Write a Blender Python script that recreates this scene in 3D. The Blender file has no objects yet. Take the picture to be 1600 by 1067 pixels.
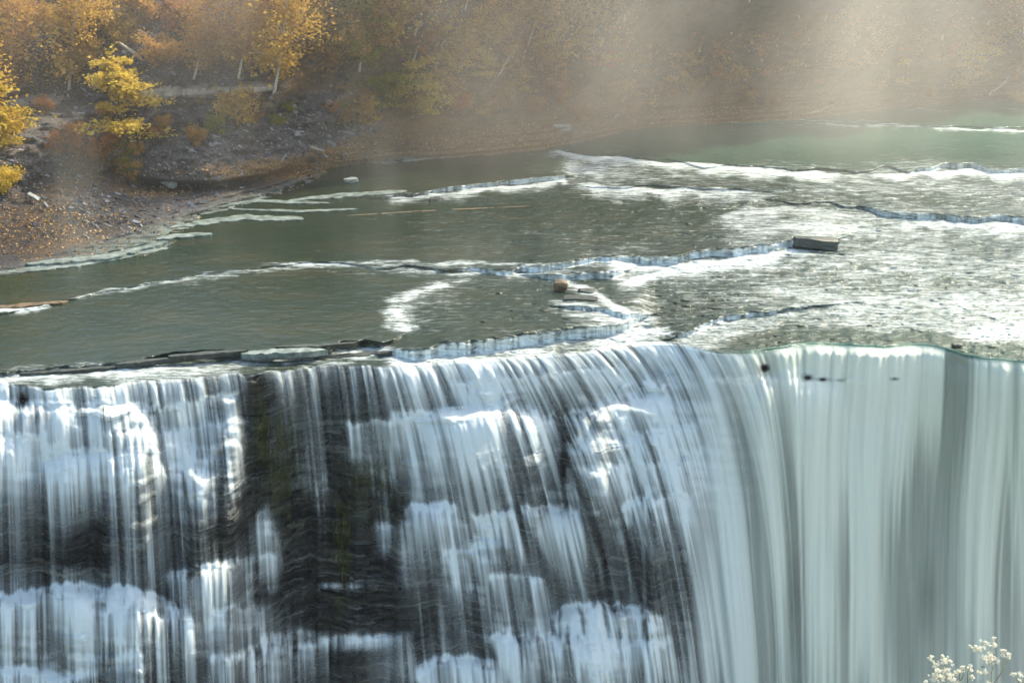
import bpy, math
import numpy as np
from mathutils import Vector, Matrix

C = bpy.context.scene.collection
rng = np.random.default_rng(7)
PI = math.pi
H = 27.3                     # camera height above the river
PITCH = math.radians(20.0)
F = 1600 * 50 / 36.0
CP, SP = math.cos(PITCH), math.sin(PITCH)

# ------------------------------------------------------------------ survey helpers
def slope(py):               # z change per metre of depth along the sight line of a row
    s = (533.5 - py) / F
    return (-SP + s * CP) / (CP + s * SP)
def depth_factor(py):
    s = (533.5 - py) / F
    return CP + s * SP
def y_at(py, z=0.0):
    return (z - H) / slope(py)
def x_at(px, py, Y):
    return (px - 800.0) / F * Y / depth_factor(py)
def pt(px, py, z=None, Y=None):
    if Y is None:
        Y = y_at(py, z)
    return Vector((float(x_at(px, py, Y)), float(Y), float(H + slope(py) * Y)))

def sst(a, b, x):
    t = np.clip((x - a) / (b - a + 1e-9), 0, 1)
    return t * t * (3 - 2 * t)
def curve(pts):
    xs = [p[0] for p in pts]; ys = [p[1] for p in pts]
    return lambda x: np.interp(x, xs, ys)
M32 = np.uint64(0xffffffff)
def _h(ix, iy, seed):
    h = (ix.astype(np.int64).astype(np.uint64) * np.uint64(374761393) + iy.astype(np.int64).astype(np.uint64) * np.uint64(668265263) + np.uint64(seed * 14426950 + 77)) & M32
    h = ((h ^ (h >> np.uint64(13))) * np.uint64(1274126177)) & M32
    h = ((h ^ (h >> np.uint64(15))) * np.uint64(2246822519)) & M32
    return ((h ^ (h >> np.uint64(16))) & M32).astype(np.float64) / 4294967295.0
def vn(x, y, seed=0):
    x, y = np.broadcast_arrays(np.asarray(x, float), np.asarray(y, float))
    ix = np.floor(x); iy = np.floor(y)
    fx = x - ix; fy = y - iy
    fx = fx * fx * (3 - 2 * fx); fy = fy * fy * (3 - 2 * fy)
    a = _h(ix, iy, seed); b = _h(ix + 1, iy, seed); c = _h(ix, iy + 1, seed); d = _h(ix + 1, iy + 1, seed)
    return (a * (1 - fx) + b * fx) * (1 - fy) + (c * (1 - fx) + d * fx) * fy
def fbm(x, y, seed=0, o=4, g=0.5):
    t = 0; a = 1; n = 0
    for i in range(o):
        t = t + a * vn(x * 2 ** i + 13.7 * i, y * 2 ** i + 7.1 * i, seed + i); n += a; a *= g
    return t / n
def fract(x): return x - np.floor(x)

# ------------------------------------------------------------------ mesh helpers
def raw_mesh(name, V, FC, nper, mat=None, attrs=None, smooth=False, parent=None, fattrs=None):
    me = bpy.data.meshes.new(name)
    V = np.ascontiguousarray(V, dtype=np.float32).reshape(-1, 3)
    FC = np.ascontiguousarray(FC, dtype=np.int32).reshape(-1)
    nf = len(FC) // nper
    me.vertices.add(len(V)); me.vertices.foreach_set('co', V.ravel())
    me.loops.add(len(FC)); me.loops.foreach_set('vertex_index', FC)
    me.polygons.add(nf)
    me.polygons.foreach_set('loop_start', np.arange(0, nf * nper, nper, dtype=np.int32))
    me.polygons.foreach_set('loop_total', np.full(nf, nper, dtype=np.int32))
    me.polygons.foreach_set('use_smooth', np.full(nf, bool(smooth)))
    for k, a in (attrs or {}).items():
        at = me.attributes.new(k, 'FLOAT', 'POINT'); at.data.foreach_set('value', np.ascontiguousarray(a, dtype=np.float32).ravel())
    for k, a in (fattrs or {}).items():
        at = me.attributes.new(k, 'FLOAT', 'FACE'); at.data.foreach_set('value', np.ascontiguousarray(a, dtype=np.float32).ravel())
    me.update(calc_edges=True)
    o = bpy.data.objects.new(name, me)
    if mat: me.materials.append(mat)
    C.objects.link(o)
    if parent: o.parent = parent
    return o
def grid_mesh(name, X, Y, Z, mat, attrs=None):
    r, c = X.shape
    idx = np.arange(r * c).reshape(r, c)
    f = np.stack([idx[:-1, :-1], idx[1:, :-1], idx[1:, 1:], idx[:-1, 1:]], -1)
    return raw_mesh(name, np.stack([X, Y, Z], -1), f, 4, mat, attrs, smooth=True)
def tag(o, label=None, cat=None, group=None, kind=None):
    if label: o['label'] = label
    if cat: o['category'] = cat
    if group: o['group'] = group
    if kind: o['kind'] = kind
    return o
def empty(name, loc, rz=0):
    o = bpy.data.objects.new(name, None); C.objects.link(o)
    o.location = loc; o.rotation_euler = (0, 0, rz); o.empty_display_size = .3
    return o
def tubes(paths, sides=6):
    """paths: list of (points[n,3], radii[n]) -> V, F (quads)"""
    Vs = []; Fs = []; base = 0
    for P, R in paths:
        P = np.asarray(P, float); R = np.asarray(R, float); n = len(P)
        T = np.gradient(P, axis=0); T /= np.linalg.norm(T, axis=1)[:, None] + 1e-9
        up = np.array([0.3, 0.2, 0.93]) if abs(T[0, 2]) < .8 else np.array([1.0, 0.1, 0])
        A = np.cross(T, up); A /= np.linalg.norm(A, axis=1)[:, None] + 1e-9
        B = np.cross(T, A)
        an = np.arange(sides) * 2 * PI / sides
        ring = P[:, None, :] + R[:, None, None] * (np.cos(an)[None, :, None] * A[:, None, :] + np.sin(an)[None, :, None] * B[:, None, :])
        Vs.append(ring.reshape(-1, 3))
        i = np.arange(n - 1)[:, None] * sides; j = np.arange(sides)[None, :]; j2 = (j + 1) % sides
        q = np.stack([i + j, i + j2, i + sides + j2, i + sides + j], -1).reshape(-1, 4) + base
        Fs.append(q); base += n * sides
    return np.concatenate(Vs), np.concatenate(Fs)

# ------------------------------------------------------------------ materials
def new_mat(name):
    m = bpy.data.materials.new(name); m.use_nodes = True
    nt = m.node_tree; nt.nodes.clear()
    return m, nt
class NB:
    def __init__(s, nt): s.nt = nt
    def n(s, t, **k):
        x = s.nt.nodes.new(t)
        for a, v in k.items():
            if a.startswith('_'): setattr(x, a[1:], v)
            else: x.inputs[a.replace('__', ' ')].default_value = v
        return x
    def l(s, a, b): s.nt.links.new(a, b)
    def attr(s, name): return s.n('ShaderNodeAttribute', _attribute_name=name).outputs['Fac']
    def noise(s, scale, detail=4, rough=.55, vec=None, dist=0):
        x = s.n('ShaderNodeTexNoise', Scale=scale, Detail=detail, Roughness=rough, Distortion=dist)
        if vec is not None: s.l(vec, x.inputs['Vector'])
        return x.outputs['Fac']
    def pos(s, scale=(1, 1, 1), rot=(0, 0, 0)):
        g = s.n('ShaderNodeNewGeometry'); m = s.n('ShaderNodeMapping')
        m.inputs['Scale'].default_value = scale; m.inputs['Rotation'].default_value = rot
        s.l(g.outputs['Position'], m.inputs['Vector']); return m.outputs['Vector']
    def obj(s, scale=(1, 1, 1)):
        g = s.n('ShaderNodeTexCoord'); m = s.n('ShaderNodeMapping'); m.inputs['Scale'].default_value = scale
        s.l(g.outputs['Object'], m.inputs['Vector']); return m.outputs['Vector']
    def rampf(s, v, a, b, c0=0.0, c1=1.0):
        x = s.n('ShaderNodeMapRange', _interpolation_type='SMOOTHSTEP')
        s.l(v, x.inputs['Value'])
        for k, q in (('From Min', a), ('From Max', b), ('To Min', c0), ('To Max', c1)): x.inputs[k].default_value = q
        return x.outputs['Result']
    def math(s, op, a, b=None):
        x = s.n('ShaderNodeMath', _operation=op)
        for i, q in enumerate((a, b)):
            if q is None: continue
            if isinstance(q, (int, float)): x.inputs[i].default_value = q
            else: s.l(q, x.inputs[i])
        return x.outputs[0]
    def mix(s, f, a, b):
        x = s.n('ShaderNodeMix', _data_type='RGBA')
        for i, q in ((0, f), (6, a), (7, b)):
            if isinstance(q, (int, float)): x.inputs[i].default_value = q
            elif isinstance(q, tuple): x.inputs[i].default_value = (*q, 1)
            else: s.l(q, x.inputs[i])
        return x.outputs[2]
    def bump(s, h, strength, dist):
        b = s.n('ShaderNodeBump', Strength=strength, Distance=dist); s.l(h, b.inputs['Height']); return b.outputs['Normal']
    def out(s, surf=None, vol=None):
        o = s.n('ShaderNodeOutputMaterial')
        if surf: s.l(surf, o.inputs['Surface'])
        if vol: s.l(vol, o.inputs['Volume'])
    def pbsdf(s, col, rough=.6, normal=None, spec=.5, ior=1.45):
        p = s.n('ShaderNodeBsdfPrincipled')
        if isinstance(col, tuple): p.inputs['Base Color'].default_value = (*col, 1)
        else: s.l(col, p.inputs['Base Color'])
        if isinstance(rough, (int, float)): p.inputs['Roughness'].default_value = rough
        else: s.l(rough, p.inputs['Roughness'])
        p.inputs['Specular IOR Level'].default_value = spec; p.inputs['IOR'].default_value = ior
        if normal is not None: s.l(normal, p.inputs['Normal'])
        return p

def mat_water():
    m, nt = new_mat('river_water'); b = NB(nt)
    foam, al, tint = b.attr('foam'), b.attr('alpha'), b.attr('tint')
    fall = b.attr('fall')
    # small foam flecks, drawn out along the current
    v1 = b.pos((.42, 2.0, 1.2), (0, 0, .12))
    n1 = b.noise(1.5, 6, .68, v1)
    v2 = b.pos((1.3, 5.0, 2.0), (0, 0, -.06))
    n2 = b.noise(2.0, 5, .7, v2)
    n = b.math('ADD', b.math('MULTIPLY', n1, .68), b.math('MULTIPLY', n2, .32))
    fl = b.math('ADD', foam, b.math('MULTIPLY', b.math('SUBTRACT', n, .5), b.math('MULTIPLY', b.math('SUBTRACT', 1.0, fall), 2.15)))
    rf = b.rampf(fl, .20, 1.12)
    ff = b.mix(fall, rf, foam)
    deep = b.mix(tint, (.020, .031, .021), (.040, .10, .075))
    bed = b.rampf(b.noise(.16, 4, .6, b.pos((1, 2.2, 1))), .42, .68)
    deep = b.mix(b.math('MULTIPLY', b.math('MULTIPLY', bed, .32), b.math('SUBTRACT', 1.0, tint)), deep, (.062, .054, .030))
    white = b.mix(tint, (.78, .83, .86), (.90, .90, .77))
    white2 = b.mix(fall, (.76, .80, .81), white)
    col = b.mix(ff, deep, white2)
    rough = b.math('ADD', .13, b.math('MULTIPLY', ff, .5))
    hv = b.pos((1.0, 2.2, 1.0), (0, 0, .1))
    h = b.math('ADD', b.noise(1.3, 5, .6, hv), b.math('MULTIPLY', n2, .35))
    h = b.math('MULTIPLY', h, b.math('SUBTRACT', 1.0, b.math('MULTIPLY', fall, .9)))
    ch = b.attr('chop')
    bm = b.n('ShaderNodeBump', Distance=.28); b.l(h, bm.inputs['Height']); b.l(ch, bm.inputs['Strength'])
    p = b.pbsdf(col, rough, bm.outputs['Normal'], .5, 1.33)
    tr = b.n('ShaderNodeBsdfTranslucent'); b.l(col, tr.inputs['Color'])
    mx0 = b.n('ShaderNodeMixShader'); b.l(b.math('MULTIPLY', b.math('MULTIPLY', fall, ff), .35), mx0.inputs[0]); b.l(p.outputs[0], mx0.inputs[1]); b.l(tr.outputs[0], mx0.inputs[2])
    tp = b.n('ShaderNodeBsdfTransparent')
    mx = b.n('ShaderNodeMixShader'); b.l(al, mx.inputs[0]); b.l(tp.outputs[0], mx.inputs[1]); b.l(mx0.outputs[0], mx.inputs[2])
    b.out(mx.outputs[0]); return m
def mat_rockface():
    m, nt = new_mat('wet_shale'); b = NB(nt)
    v = b.pos((.22, .22, 2.6)); n = b.noise(1.4, 3, .6, v)
    n2 = b.noise(.35, 4, .6, b.pos())
    lay = b.noise(1.6, 2.5, .6, b.pos((.09, .09, 2.6)))
    c = b.mix(b.rampf(n, .35, .7), (.003, .0035, .004), (.020, .022, .024))
    c = b.mix(b.rampf(lay, .55, .60, 0, 1.0), c, (.075, .08, .076))
    c = b.mix(b.rampf(n2, .5, .72, 0, .6), c, (.050, .044, .032))
    moss = b.attr('moss'); nm = b.noise(1.2, 5, .7, b.pos((1.6, 1.6, .35)))
    c = b.mix(b.math('MULTIPLY', moss, b.rampf(nm, .42, .65)), c, (.055, .065, .014))
    h = b.math('ADD', b.noise(1.2, 3, .6, b.pos((.35, .35, 3.6))), b.math('MULTIPLY', b.noise(2.6, 2, .5, b.pos((1, 1, 1.6))), .35))
    p = b.pbsdf(c, b.rampf(n2, .3, .7, .35, .7), b.bump(h, 1.0, .4), .35)
    b.out(p.outputs[0]); return m
def mat_land():
    m, nt = new_mat('shale_slope'); b = NB(nt)
    v = b.pos((1, 1, 1)); n = b.noise(3.2, 7, .75, v)
    n2 = b.noise(.25, 4, .6, v)
    shale = b.mix(b.rampf(n, .3, .75), (.036, .033, .038), (.150, .138, .145))
    shale = b.mix(b.rampf(n2, .4, .7, 0, .6), shale, (.085, .068, .050))
    leaf, wet = b.attr('leaf'), b.attr('wet')
    n3 = b.noise(9.0, 4, .8, v)
    vor = b.n('ShaderNodeTexVoronoi', Scale=7.0); b.l(v, vor.inputs['Vector'])
    lc = b.mix(b.rampf(n3, .3, .7), (.085, .042, .018), (.30, .18, .085))
    lf = b.math('ADD', leaf, b.math('MULTIPLY', b.math('SUBTRACT', n3, .5), 1.6))
    col = b.mix(b.rampf(lf, .35, .75), shale, lc)
    ln = b.noise(2.5, 5, .6, b.pos((.3, .9, 1)))
    led = b.mix(b.rampf(ln, .35, .62), (.035, .044, .038), (.21, .25, .23))
    col = b.mix(b.math('MULTIPLY', wet, b.rampf(lf, .75, .45)), col, led)
    col = b.mix(b.math('MULTIPLY', b.attr('painted_shade'), .8), col, (.016, .017, .022))  # darkens the ground colour where shade is painted in
    strat = b.noise(1.6, 5, .6, b.pos((.3, .3, 4)))
    hh = b.math('ADD', n, strat)
    p = b.pbsdf(col, b.math('SUBTRACT', .9, b.math('MULTIPLY', wet, .45)), b.bump(hh, .8, .25), .3)
    b.out(p.outputs[0]); return m
def mat_leaf(name, c0, c1, trans=.45):
    m, nt = new_mat(name); b = NB(nt)
    f = b.attr('rnd'); c = b.mix(f, c0, c1)
    d = b.n('ShaderNodeBsdfDiffuse'); b.l(c, d.inputs['Color'])
    t = b.n('ShaderNodeBsdfTranslucent'); b.l(c, t.inputs['Color'])
    x = b.n('ShaderNodeMixShader'); x.inputs[0].default_value = trans
    b.l(d.outputs[0], x.inputs[1]); b.l(t.outputs[0], x.inputs[2]); b.out(x.outputs[0]); return m
def mat_rock(name, c0, c1, rough=.7, sc=3.0, zs=3.0):
    m, nt = new_mat(name); b = NB(nt)
    n = b.noise(sc, 6, .65, b.obj((1, 1, zs))); n2 = b.noise(sc * .4, 3, .6, b.obj())
    c = b.mix(b.rampf(n, .3, .7), c0, c1)
    c = b.mix(b.rampf(n2, .5, .75, 0, .5), c, tuple(q * .6 for q in c0))
    p = b.pbsdf(c, rough, b.bump(n, .7, .08), .4); b.out(p.outputs[0]); return m
def mat_bark(name, c0, c1):
    m, nt = new_mat(name); b = NB(nt)
    n = b.noise(3, 5, .7, b.pos((1, 1, 3)))
    p = b.pbsdf(b.mix(b.rampf(n, .4, .62), c0, c1), .85); b.out(p.outputs[0]); return m
def mat_volume(name, dens, col, aniso, hetero=None):
    m, nt = new_mat(name); b = NB(nt)
    p = b.n('ShaderNodeVolumePrincipled')
    p.inputs['Color'].default_value = (*col, 1); p.inputs['Density'].default_value = dens; p.inputs['Anisotropy'].default_value = aniso
    if hetero: b.l(hetero(b, dens), p.inputs['Density'])
    b.out(None, p.outputs[0]); return m

MW = mat_water(); MR = mat_rockface(); ML = mat_land()
M_gold = mat_leaf('gold_leaves', (.33, .18, .035), (.68, .44, .11))
M_yellow = mat_leaf('yellow_leaves', (.38, .25, .03), (.74, .54, .12))
M_orange = mat_leaf('orange_leaves', (.25, .12, .03), (.62, .36, .11))
M_rust = mat_leaf('rust_leaves', (.20, .08, .03), (.55, .25, .085))
M_red = mat_leaf('red_leaves', (.30, .06, .025), (.58, .17, .06))
M_green = mat_leaf('olive_leaves', (.12, .12, .018), (.34, .30, .05))
M_litter = mat_leaf('litter_leaves', (.14, .06, .02), (.60, .40, .19), .15)
M_birch = mat_bark('pale_bark', (.34, .28, .22), (.55, .47, .38))
M_bark = mat_bark('brown_bark', (.06, .045, .035), (.16, .12, .09))
M_slab = mat_rock('sandstone', (.20, .16, .125), (.40, .34, .28))
M_grey = mat_rock('grey_rock', (.14, .15, .14), (.42, .44, .42))
M_darkrock = mat_rock('wet_block_rock', (.03, .034, .030), (.075, .078, .068), .4)
M_brown = mat_rock('brown_rock', (.07, .045, .025), (.22, .15, .09), .55)
M_moss = mat_leaf('moss_strands', (.05, .055, .012), (.17, .165, .045), .2)

# ------------------------------------------------------------------ river levels (pixel survey of the photo -> metres)
LIP = curve([(-420, 640), (-100, 604), (0, 596), (30, 598), (50, 606), (100, 603), (160, 601), (268, 590), (300, 592), (345, 584), (385, 582), (440, 577), (500, 571), (545, 568), (600, 573), (640, 570), (700, 563), (800, 557), (900, 549), (950, 543), (990, 535), (1030, 532), (1060, 535), (1085, 541), (1110, 549), (1150, 553), (1200, 545), (1260, 538), (1340, 541), (1390, 545), (1420, 540), (1500, 546), (1560, 556), (1600, 566), (1700, 580), (2060, 610)])
# each: top edge polyline, drop in metres along px, raggedness
LEDGES = [
    ([(1100, 193), (1240, 190), (1600, 199), (2060, 205)], [(1100, 0), (1240, .15), (2060, .2)], 1.5),
    ([(820, 236), (890, 238), (1000, 248), (1100, 256), (1200, 262), (1300, 268), (1400, 264), (1480, 255), (1560, 262), (1650, 268), (2060, 275)], [(820, 0), (880, .1), (1250, .14), (1400, .18), (1500, .5), (1560, .35), (2060, .3)], 6),
    ([(580, 308), (640, 302), (700, 293), (780, 284), (860, 276), (900, 275)], [(560, 0), (600, .18), (700, .3), (870, .38), (905, 0)], 2),
    ([(880, 290), (1000, 291), (1130, 294), (1250, 300)], [(860, 0), (950, .15), (1150, .15), (1260, 0)], 3),
    ([(1100, 332), (1200, 314), (1300, 318), (1360, 322), (1380, 330), (1450, 333), (1600, 338), (2060, 345)], [(1100, 0), (1180, .08), (1340, .18), (1385, .45), (2060, .5)], 5),
    ([(-420, 520), (0, 488), (75, 477), (150, 456), (330, 427), (480, 408), (560, 415), (700, 419), (800, 421), (870, 413), (930, 400), (1000, 398), (1050, 396), (1085, 388), (1150, 384), (1200, 377), (1235, 371), (1312, 372)], [(-420, .1), (400, .07), (600, .12), (800, .3), (880, .5), (930, .35), (990, .5), (1150, .6), (1230, .6), (1300, .25), (1330, 0)], 4),
    ([(820, 430), (880, 428), (930, 424), (985, 422)], [(810, 0), (850, .3), (960, .55), (990, 0)], 2),
    ([(860, 476), (900, 474), (940, 478), (975, 487), (1010, 492)], [(850, 0), (900, .25), (1000, .35), (1030, 0)], 4),
    ([(590, 552), (620, 546), (700, 534), (800, 521), (870, 513), (905, 508), (960, 503), (1000, 494)], [(585, 0), (640, .6), (700, .85), (800, .8), (920, .75), (985, .5), (1015, 0)], 4),
    ([(1040, 530), (1090, 512), (1130, 494), (1200, 484), (1290, 474), (1380, 470)], [(1030, 0), (1070, .3), (1150, .3), (1300, .12), (1380, 0)], 3),
    ([(-420, 600), (0, 582), (70, 575), (150, 571), (230, 560), (300, 552), (380, 546), (420, 547), (480, 545), (520, 540), (570, 530), (620, 527)], [(-420, .25), (150, .25), (300, .45), (480, .5), (590, .4), (640, 0)], 8),
]
ledge_fn = [(curve(a), curve(b), c) for a, b, c in LEDGES]
_wx = np.arange(-1400, 3001, 10.0)
def _wide(D):
    v = D(_wx)
    for _ in range(3): v = np.convolve(np.pad(v, 30, mode='edge'), np.ones(61) / 61, 'valid')
    return lambda x: np.interp(x, _wx, v)
ledge_wide = [_wide(f[1]) for f in ledge_fn]
def river_z(px, py, rag=True):
    z = np.zeros(np.broadcast(px, py).shape)
    for i, (L, D, r) in enumerate(ledge_fn):
        top = L(px) + (r * (fbm(px / 46.0, px * 0 + i, 40 + i, 4) - .5) * 3 if rag else 0)
        drop = D(px)
        Yd = y_at(top)
        hp = np.maximum(drop * F * .93 / Yd, 1.5)
        up = 1 - np.exp(-np.maximum(top - py, 0) / 26.0)
        de = drop * (1 - up) + ledge_wide[i](px) * up
        z = z + de * (1 - sst(0, 1, (py - top) / hp))
    return z
LIPZ = curve([(-420, -.2), (300, -.1), (2060, -.05)])

PXW = np.arange(-420, 2061, 1.65)
SHORE = curve([(-500, 470), (-100, 440), (0, 431), (120, 419), (180, 411), (240, 398), (268, 384), (275, 372), (330, 372), (400, 358), (450, 350), (470, 342), (560, 330), (600, 316), (604, 262), (640, 250), (700, 248), (770, 244), (850, 234), (875, 218), (940, 206), (1000, 201), (1030, 197), (1100, 201), (1200, 191), (1250, 187), (1330, 176), (1450, 164), (1600, 153), (2100, 146)])
WATERTOP = curve([(-500, 440), (-100, 412), (0, 395), (200, 350), (300, 288), (420, 268), (520, 252), (620, 240), (700, 236), (850, 220), (1000, 188), (1250, 174), (1450, 150), (1600, 140), (2100, 132)])

# foam: polyline, reach upstream px, reach downstream px, strength along px
FOAM = [
    ([(820, 236), (890, 240), (1000, 252), (1100, 259), (1200, 266), (1300, 273), (1400, 272), (1480, 266), (1600, 268), (2060, 275)], 2, 8, [(830, 0), (880, .9), (1250, .95), (1350, .7), (1450, 1), (2060, 1)]),
    ([(880, 262), (940, 264), (1060, 272), (1180, 280), (1280, 286)], 14, 20, [(850, 0), (890, .75), (1000, .5), (1250, .35), (1330, 0)]),
    ([(890, 288), (1000, 296), (1130, 299), (1250, 304)], 4, 10, [(870, 0), (920, .9), (1180, .7), (1260, 0)]),
    ([(600, 309), (640, 308), (700, 303), (780, 293), (860, 284), (890, 284)], 3, 5, [(590, 0), (610, .7), (880, .9), (900, 0)]),
    ([(1110, 345), (1170, 330), (1230, 326), (1330, 337), (1400, 345), (1600, 349), (2060, 355)], 8, 14, [(1090, 0), (1140, .75), (1300, .7), (1380, .6), (1450, .85), (2060, .9)]),
    ([(1120, 352), (1200, 350), (1300, 352), (1400, 362), (1500, 372), (1600, 380)], 10, 22, [(1080, 0), (1150, .6), (1300, .8), (1450, .5), (1700, .3)]),
    ([(950, 412), (1060, 412), (1150, 403), (1230, 394), (1320, 390)], 4, 12, [(930, 0), (960, .9), (1150, 1), (1230, 1), (1330, 0)]),
    ([(970, 440), (1030, 428), (1090, 418), (1160, 411), (1230, 400)], 5, 9, [(945, 0), (985, 1), (1060, .8), (1220, .6), (1290, 0)]),
    ([(470, 410), (560, 417), (700, 424), (800, 427), (870, 432)], 3, 4, [(380, 0), (480, .85), (600, .55), (800, .75), (880, .7), (890, 0)]),
    ([(60, 478), (150, 457), (330, 428), (420, 418), (480, 410)], 2, 5, [(60, 0), (130, .6), (330, .55), (420, .6), (490, .6)]),
    ([(-420, 520), (0, 487), (60, 480), (95, 473)], 1.5, 3.5, [(-420, 1), (60, 1), (100, .3), (120, 0)]),
    ([(870, 430), (900, 446), (940, 462), (990, 492)], 6, 9, [(858, 0), (870, .75), (925, .8), (990, .9), (1010, 0)]),
    ([(850, 470), (890, 478), (940, 486), (1000, 494), (1040, 500)], 10, 18, [(845, 0), (870, .6), (960, .8), (1010, .8), (1050, 0)]),
    ([(600, 562), (700, 548), (800, 538), (900, 528), (990, 515), (1010, 510)], 3, 26, [(585, 0), (620, .9), (800, .85), (900, .7), (1000, .9), (1060, 0)]),
    ([(1040, 535), (1090, 512), (1130, 500), (1200, 489), (1300, 479), (1400, 470)], 3, 26, [(1030, 0), (1070, .75), (1150, .65), (1300, .5), (1400, 0)]),
    ([(1200, 193), (1350, 195), (1500, 202), (2060, 206)], 1, 2.5, [(1150, 0), (1240, .5), (1350, .8), (1600, .85), (2060, .8)]),
    ([(1180, 188), (1340, 189), (1380, 190)], 1, 1.2, [(1170, 0), (1210, .6), (1370, .6), (1380, 0)]),
    ([(1410, 169), (1500, 171), (1620, 170)], 1, 1.2, [(1400, 0), (1420, .6), (1480, .5), (1540, .25), (1580, .6), (2000, .5)]),
    ([(-420, 618), (0, 590), (100, 584), (200, 578), (300, 574), (400, 560), (500, 554), (600, 548)], 8, 13, [(-420, .6), (60, .8), (200, .85), (330, .65), (500, .6), (610, .85), (640, .3)]),
    ([(660, 505), (720, 505), (860, 470)], 20, 12, [(640, 0), (680, .18), (800, .22), (880, .2), (900, 0)]),
]
def river_foam(px, py):
    f = np.zeros(np.broadcast(px, py).shape)
    wob = (fbm(px / 40.0, py / 14.0, 90, 4) - .5) * 12
    tail = .3 + 1.9 * fbm(px / 30.0, py * 0 + 2, 93, 3)
    for i, (L, up, dn, S) in enumerate(FOAM):
        c = curve(L)(px); s = curve(S)(px)
        d = py + wob - c
        g = np.where(d < 0, np.exp(-(d / (up * 1.2)) ** 2), np.exp(-(d / (dn * 1.5 * tail)) ** 2) * .8 + .2 * np.exp(-d / (dn * 3.5)))
        f = np.maximum(f, s * g)
    for cx, cy, rx, ry, v in [(960, 498, 75, 24, .75), (1010, 520, 60, 14, .9), (985, 436, 55, 11, .7), (770, 548, 170, 9, .85), (1180, 402, 90, 8, .7), (930, 268, 50, 18, .75), (1040, 276, 120, 9, .5), (1400, 268, 200, 12, .5), (1010, 470, 40, 16, .55), (860, 424, 60, 6, .6), (690, 470, 45, 25, .35), (1500, 440, 140, 40, .42), (200, 575, 200, 9, .6), (430, 562, 160, 8, .5), (560, 425, 60, 6, .35)]:
        f = np.maximum(f, v * np.exp(-(((px - cx) / rx) ** 2 + ((py - cy) / ry) ** 2)) * (.45 + 1.1 * fbm(px / 20.0, py / 5.0, 99, 3)))
    f = f * .82
    # hydraulic arc below the shallow pool (runs across the px axis)
    ax = curve([(425, 760), (440, 700), (455, 650), (470, 628), (490, 612), (505, 622), (528, 640)])(py)
    axw = ax + 26 * (fbm(px / 30.0, py / 14.0, 97, 3) - .5)
    a = np.exp(-(np.where(px < axw, px - axw, (px - axw) * .55) / (20 + 18 * fbm(px / 22.0, py / 9.0, 98, 2))) ** 2) * sst(424, 446, py) * (1 - sst(512, 532, py)) * (.30 + .5 * fbm(px / 12.0, py / 5.0, 96, 3))
    ax2 = np.exp(-np.maximum(px - ax, 0) / 90.0) * (px > ax) * sst(430, 450, py) * (1 - sst(500, 530, py)) * .48
    f = np.maximum(f, np.maximum(a, ax2))
    fs = vn(px / 4.5, py / 60.0, 91) * .6 + vn(px / 1.9, py / 40.0, 92) * .4
    for i, (L, D, r) in enumerate(ledge_fn[:-1]):
        top = L(px) + r * (fbm(px / 46.0, px * 0 + i, 40 + i, 4) - .5) * 3
        drop = D(px); hp = np.maximum(drop * F * .93 / y_at(top), 1.5)
        face = sst(-1.0, np.maximum(hp * .45, 1), py - top) * (1 - sst(hp, hp + 3, py - top)) * sst(.05, .35, drop)
        if i == 8: face = face * 1.0
        f = np.maximum(f, face * (.66 + .42 * sst(.25, .75, fs)))
    # general choppiness / whitened areas
    base = .08 + .12 * sst(560, 900, px) * sst(320, 360, py) + .20 * sst(1080, 1350, px) * sst(225, 280, py) + .04 * sst(1250, 1500, px) * sst(300, 450, py)
    base = base + .12 * sst(860, 1000, px) * sst(240, 260, py) * (1 - sst(320, 350, py)) + .12 * sst(1200, 1500, px) * sst(440, 500, py)
    calm = (1 - sst(520, 640, px)) * .10
    patch = (fbm(px / 120.0, py / 26.0, 55, 3) - .5) * .42 * sst(500, 900, px)
    f = np.maximum(f, np.clip(base - calm + patch, -.2, .75))
    return f

# ---- river mesh
NR = 470
t = np.linspace(0, 1, NR)[:, None]
top = WATERTOP(PXW)[None, :]; lip_ = LIP(PXW); lip_ = np.convolve(np.pad(lip_, 12, mode='edge'), np.ones(25) / 25, 'valid')
lip = (lip_ + (2.0 + 9.0 * (1 - sst(560, 660, PXW))) * (fbm(PXW / 26.0, PXW * 0, 31, 4) - .5) + 13 * sst(1100, 1180, PXW) * (vn(PXW / 85.0, PXW * 0, 36) - .5))[None, :]
PY = top + (lip - top) * t
PX = np.broadcast_to(PXW[None, :], PY.shape)
Zr = river_z(PX, PY)
chop = sst(500, 900, PX) * sst(230, 330, PY)
Zr = Zr + (fbm(PX / 16.0, PY / 4.0, 12, 3) - .5) * (.06 + .10 * chop)
foamR = river_foam(PX, PY)
# dark glassy bulge right before the main brink
bul = np.exp(-((PY - lip + 7) / (8.0 + 6 * vn(PX / 70.0, PX * 0, 9))) ** 2) * sst(1120, 1200, PX)
foamR = foamR * (1 - bul) - .35 * bul
Zr = Zr + .10 * bul * (fbm(PX / 35.0, PY * 0, 8, 2))
# rough relief in the foam
Zr = Zr + np.clip(foamR, 0, 1) * (fbm(PX / 9.0, PY / 3.0, 19, 3) - .4) * .11
Yr = y_at(PY, Zr)
Xr = x_at(PX, PY, Yr)
tintR = sst(300, 190, PY) * .9 * sst(700, 1000, PX) + .35 * sst(500, 300, PX) * 0
tintR = np.clip(tintR + .25 * sst(900, 1500, PX), 0, 1)
river = grid_mesh('river', Xr, Yr, Zr, MW, {'foam': foamR, 'alpha': np.ones_like(PX), 'tint': tintR, 'fall': np.zeros_like(PX), 'chop': .18 + .35 * chop})
tag(river, 'green brown river sliding in foaming bands toward the brink', None, None, 'structure')

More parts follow.
